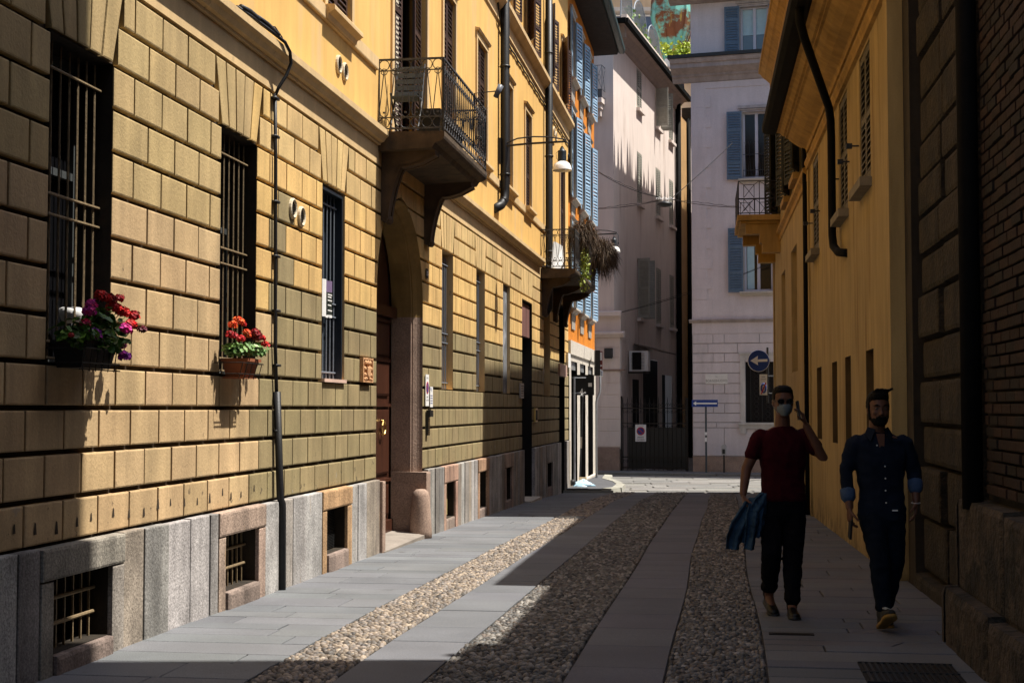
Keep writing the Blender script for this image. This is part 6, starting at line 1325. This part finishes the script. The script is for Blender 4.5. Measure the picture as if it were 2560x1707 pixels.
def sheet(path, wid, th=.011, n=13, amp=.03, fr=2.2, ph=0):
    """a hanging strip of cloth pleated across its width"""
    P = [Vector(p) for p in path]; V = []
    for i, p in enumerate(P):
        t_ = (P[min(i + 1, len(P) - 1)] - P[max(i - 1, 0)]).normalized(); u = t_.cross(Vector((0, 1, 0))).normalized(); nn = u.cross(t_).normalized()
        for j in range(n):
            q = (j / (n - 1) - .5); a_ = amp * min(1, .35 + i * .3)
            V.append((p + u * q * wid[i] + nn * a_ * math.sin(q * 6.28 * fr + ph + i * .5), nn))
    k = len(P); A_ = [v + m_ * th for v, m_ in V]; B_ = [v - m_ * th for v, m_ in V]; N_ = k * n
    f = [(i * n + j, i * n + j + 1, (i + 1) * n + j + 1, (i + 1) * n + j) for i in range(k - 1) for j in range(n - 1)]
    F_ = f + [tuple(N_ + x for x in reversed(q)) for q in f]
    rim = [i * n for i in range(k)] + [(k - 1) * n + j for j in range(1, n)] + [i * n + n - 1 for i in range(k - 2, -1, -1)] + [j for j in range(n - 2, 0, -1)]
    F_ += [(rim[q], rim[(q + 1) % len(rim)], N_ + rim[(q + 1) % len(rim)], N_ + rim[q]) for q in range(len(rim))]
    m.add([tuple(v) for v in A_ + B_], F_)
sheet([(-.175, -.12, .97), (-.20, -.14, .90), (-.235, -.13, .80), (-.245, -.12, .70), (-.25, -.11, .62)], [.05, .11, .15, .17, .16], ph=.4)
sheet([(-.30, -.14, .90), (-.33, -.13, .82), (-.38, -.11, .72), (-.415, -.10, .62), (-.425, -.10, .52)], [.06, .09, .12, .12, .11], amp=.026, fr=1.3, ph=1.2)
sheet([(-.26, -.17, .89), (-.275, -.18, .80), (-.285, -.17, .66), (-.30, -.16, .525)], [.08, .10, .09, .085], amp=.028, fr=1.2, ph=2.4)
sheet([(-.30, -.10, .86), (-.32, -.08, .76), (-.33, -.07, .66), (-.34, -.07, .57)], [.10, .17, .19, .17], amp=.03, fr=2.6)
sheet([(-.18, -.15, .955), (-.21, -.17, .90), (-.24, -.175, .85), (-.25, -.17, .80)], [.05, .10, .10, .06], amp=.02, fr=1.5, ph=3)
limb(m, [(-.29, -.12, .90), (-.25, -.14, .90), (-.20, -.12, .93)], [.03, .034, .024])
tag(fuse(m, 'denim_jacket', DEN, None, .006, 2, .008, 16, 5), 'washed blue denim jacket hanging crumpled from the hand of the man in maroon', 'jacket')
# ------------------------------------------------ the bearded man
f2 = person(2.752, 10.75, gz(10.75)); p2 = thing('person', f2(0, 0, 0), 'bearded person walking in a dark blue shirt, pale rolled cuffs and gum soled sneakers', 'person')
LE, LWr = (-.235, .01, 1.16), (-.225, -.06, .885); RE, RWr = (.285, .03, 1.15), (.275, -.05, .94)
m = MB(f2); c = (.0, -.045, 1.625); k = .98
head(m, c, k); limb(m, [(0, .0, 1.41), (0, -.02, 1.54)], [.064, .058])
loft(m, [(.03, .0, .80, .15, .10), (.03, .0, .90, .160, .11), (.03, .005, 1.0, .145, .10), (.025, .0, 1.12, .158, .105), (.02, -.005, 1.24, .180, .115), (.02, 0, 1.34, .188, .105), (.015, .0, 1.41, .15, .08), (0, 0, 1.45, .08, .06)])
limb(m, [(-.162, .0, 1.36), LE, LWr], [.050, .042, .029]); limb(m, [(.202, .0, 1.36), RE, RWr], [.050, .042, .029])
hand(m, LWr, (0, -.05, -1), 'l', (.45, .5, .55, .6), (.2, -1, 0), palm_n=(1, .15, .1)); hand(m, RWr, (-.08, -.12, -1), 'r', (.28, .32, .36, .4), (-.2, -1, 0), palm_n=(-1, .3, .1))
HL, KL, AL = (-.05, .0, .86), (-.045, -.20, .52), (-.03, -.26, .125); HR, KR, AR = (.11, .0, .86), (.105, -.06, .49), (.075, .12, .10)
limb(m, [HL, KL, AL], [.085, .056, .036]); limb(m, [HR, KR, AR], [.085, .056, .036]); limb(m, [AL, (-.03, -.36, .12)], [.036, .028]); limb(m, [AR, (.085, .02, .04)], [.036, .028])
fuse(m, 'body', SKIN, p2, .0062, 3)
m = MB(f2)
loft(m, [(.03, .0, .79, .178, .125), (.03, .0, .86, .180, .125), (.03, .005, 1.0, .168, .118), (.025, .0, 1.12, .175, .12), (.02, -.005, 1.25, .194, .130), (.02, 0, 1.34, .202, .118), (.015, .0, 1.39, .184, .098), (.01, .0, 1.425, .125, .08), (0, 0, 1.455, .074, .068)])
limb(m, [(-.13, 0, 1.375), (-.163, 0, 1.365), LE, (-.23, -.03, .985)], [.060, .070, .054, .046]); limb(m, [(.17, 0, 1.375), (.203, 0, 1.365), RE, (.282, -.01, 1.05)], [.060, .070, .054, .046])
sh = fuse(m, 'shirt', pm('dark_blue_chambray', (.008, .012, .022), .12, 9, fine=.15, fsc=150, rough=.9, spec=.06, bump=.2, bsc=250), p2, .009, 3, .012, 9, 11)
CUF = pm('pale_blue_cuff', (.05, .08, .14), .15, 40, rough=.9, spec=.06)
for q in ([(-.231, -.02, 1.02), (-.228, -.035, .955)], [(.284, .0, 1.085), (.280, -.02, 1.02)]): m = MB(f2); limb(m, q, [.056, .054]); m.build('cuff', CUF, sh, True)
for q in (-1, 1): m = MB(f2); m.add([(q * .03, -.085, 1.47), (q * .075, -.03, 1.485), (q * .105, -.045, 1.43), (q * .075, -.115, 1.385), (q * .03, -.09, 1.475), (q * .077, -.03, 1.492), (q * .107, -.05, 1.434), (q * .077, -.122, 1.387)], [(0, 1, 2, 3), (4, 5, 6, 7), (0, 1, 5, 4), (1, 2, 6, 5), (2, 3, 7, 6), (3, 0, 4, 7)]); m.build('collar', bpy.data.materials['dark_blue_chambray'], sh)
m = MB(f2); m.add([(-.03, -.098, 1.44), (.035, -.098, 1.44), (.012, -.137, 1.22)], [(0, 1, 2)]); m.build('open_neck', SKIN, sh)
for x, z, yy in ((-.032, 1.355, -.128), (.022, 1.20, -.142), (.026, 1.11, -.134), (.027, 1.02, -.130), (.03, .93, -.131)): m = MB(f2); m.ell((x, yy, z), (.006, .004, .006), 8, 4); m.build('button', M['white'], sh, True)
m = MB(f2); m.box(.075, .115, -.136, -.128, .868, .878); m.build('hem_tag', M['white'], sh)
m = MB(f2); JE = pm('dark_jeans', (.005, .008, .014), .25, 9, fine=.12, fsc=150, rough=.9, spec=.06, bump=.25, bsc=220)
loft(m, [(.03, .0, .70, .145, .105), (.03, .0, .78, .170, .12), (.03, 0, .87, .166, .115)]); limb(m, [HL, KL, (-.03, -.255, .16)], [.100, .074, .058]); limb(m, [HR, KR, (.08, .10, .15)], [.100, .074, .058])
fuse(m, 'jeans', JE, p2, .010, 3, .010, 11, 2)
SNK = pm('dark_sneaker', (.018, .018, .016), .2, 20, rough=.7); GUM = pm('gum_sole', (.22, .125, .025), .1, 9, rough=.6)
for x, y, z, yw, pt in ((-.035, -.20, .028, -.04, .42), (.078, .18, .016, .12, -.03)):
    m = MB(f2); shoe(m, x, y, z + .012, yw, pt, .285, .05); limb(m, [(x, y - .04, z + .08), (x, y - .045, z + .12)], [.045, .045]); so = fuse(m, 'shoe', SNK, p2, .008, 2)
    m = MB(f2); shoe(m, x, y, z - .015, yw, pt, .292, sole=True); m.build('sole', GUM, so, True)
    m = MB(f2)
    for i in range(4): b = .12 + i * .022; m.tube([(x - .022, y - b, z + .10 - i * .008 + b * math.sin(pt)), (x, y - b - .004, z + .108 - i * .008 + b * math.sin(pt)), (x + .022, y - b, z + .10 - i * .008 + b * math.sin(pt))], .0045, 4)
    m.build('laces', pm('pale_laces', (.5, .47, .38), .1, 20) if 'pale_laces' not in bpy.data.materials else bpy.data.materials['pale_laces'], so)
m = MB(f2)
loft(m, [(0, c[1] + .055, c[2] - .03, .070, .052), (0, c[1] + .05, c[2] + .02, .078, .062), (0, c[1] + .025, c[2] + .052, .081, .094), (0, c[1] + .01, c[2] + .082, .079, .102), (0.004, c[1] + .0, c[2] + .112, .070, .096), (.01, c[1] - .006, c[2] + .135, .05, .07), (.02, c[1] - .0, c[2] + .146, .02, .03)])
for q in (-1, 1): m.ell((q * .073, c[1] - .005, c[2] + .02), (.010, .035, .045))
for i in range(12): a = RND.uniform(-1, 1); m.tube([(a * .05, c[1] - .06 + .03 * a * a, c[2] + .115), (a * .055 + .02, c[1] - .085, c[2] + .145), (a * .06 + .045, c[1] - .07, c[2] + .15 + RND.uniform(-.01, .015))], [.012, .008, .003], 5)
fuse(m, 'hair', HAIR, p2, .006, 1, .005, 40, 1)
m = MB(f2)
loft(m, [(0, c[1] - .052, c[2] - .128, .030, .026), (0, c[1] - .046, c[2] - .115, .048, .048), (0, c[1] - .034, c[2] - .092, .060, .066), (0, c[1] - .018, c[2] - .068, .067, .078)]); 
for q in (-1, 1): m.ell((q * .069, c[1] - .012, c[2] - .035), (.008, .03, .05)); m.ell((q * .02, c[1] - .095, c[2] - .062), (.022, .014, .008))
fuse(m, 'beard', HAIR, p2, .006, 1, .003, 50, 4)
for pp, ff, cc in ((p1, f1, (0, -.04, 1.695)), (p2, f2, c)):
    for q in (-1, 1):
        m = MB(ff); m.ell((cc[0] + q * .032, cc[1] - .083, cc[2] + .002), (.012, .010, .009), 10, 6); e_ = m.build('eye', pm('eye_white', (.10, .09, .08), 0, 5, rough=.4, spec=.2) if 'eye_white' not in bpy.data.materials else bpy.data.materials['eye_white'], pp, True)
        m = MB(ff); m.ell((cc[0] + q * .032, cc[1] - .0915, cc[2] + .002), (.0055, .003, .0055), 8, 4); m.build('iris', M['black'], e_, True)
        if pp is p2: m = MB(ff); m.tube([(cc[0] + q * .014, cc[1] - .102, cc[2] + .024), (cc[0] + q * .034, cc[1] - .100, cc[2] + .031), (cc[0] + q * .055, cc[1] - .084, cc[2] + .024)], [.004, .006, .003], 5); m.build('eyebrow', HAIR, pp)
m = MB(f2); m.add([(-.228, -.12, .80), (-.214, -.12, .80), (-.214, -.045, .82), (-.228, -.045, .82), (-.236, -.10, .655), (-.222, -.10, .655), (-.222, -.03, .67), (-.236, -.03, .67)], [(3, 2, 1, 0), (4, 5, 6, 7), (0, 1, 5, 4), (1, 2, 6, 5), (2, 3, 7, 6), (3, 0, 4, 7)])
tag(m.build('dark_wallet', M['black']), 'flat black case held low in the hand of the bearded man', 'case')
m = MB(f2); m.ring((.272, -.055, .925), (1, 0, 0), (0, 1, .1), .033, .003, 14, 5); m.build('bracelet', pm('pale_bracelet', (.6, .55, .48), .1, 9), p2)
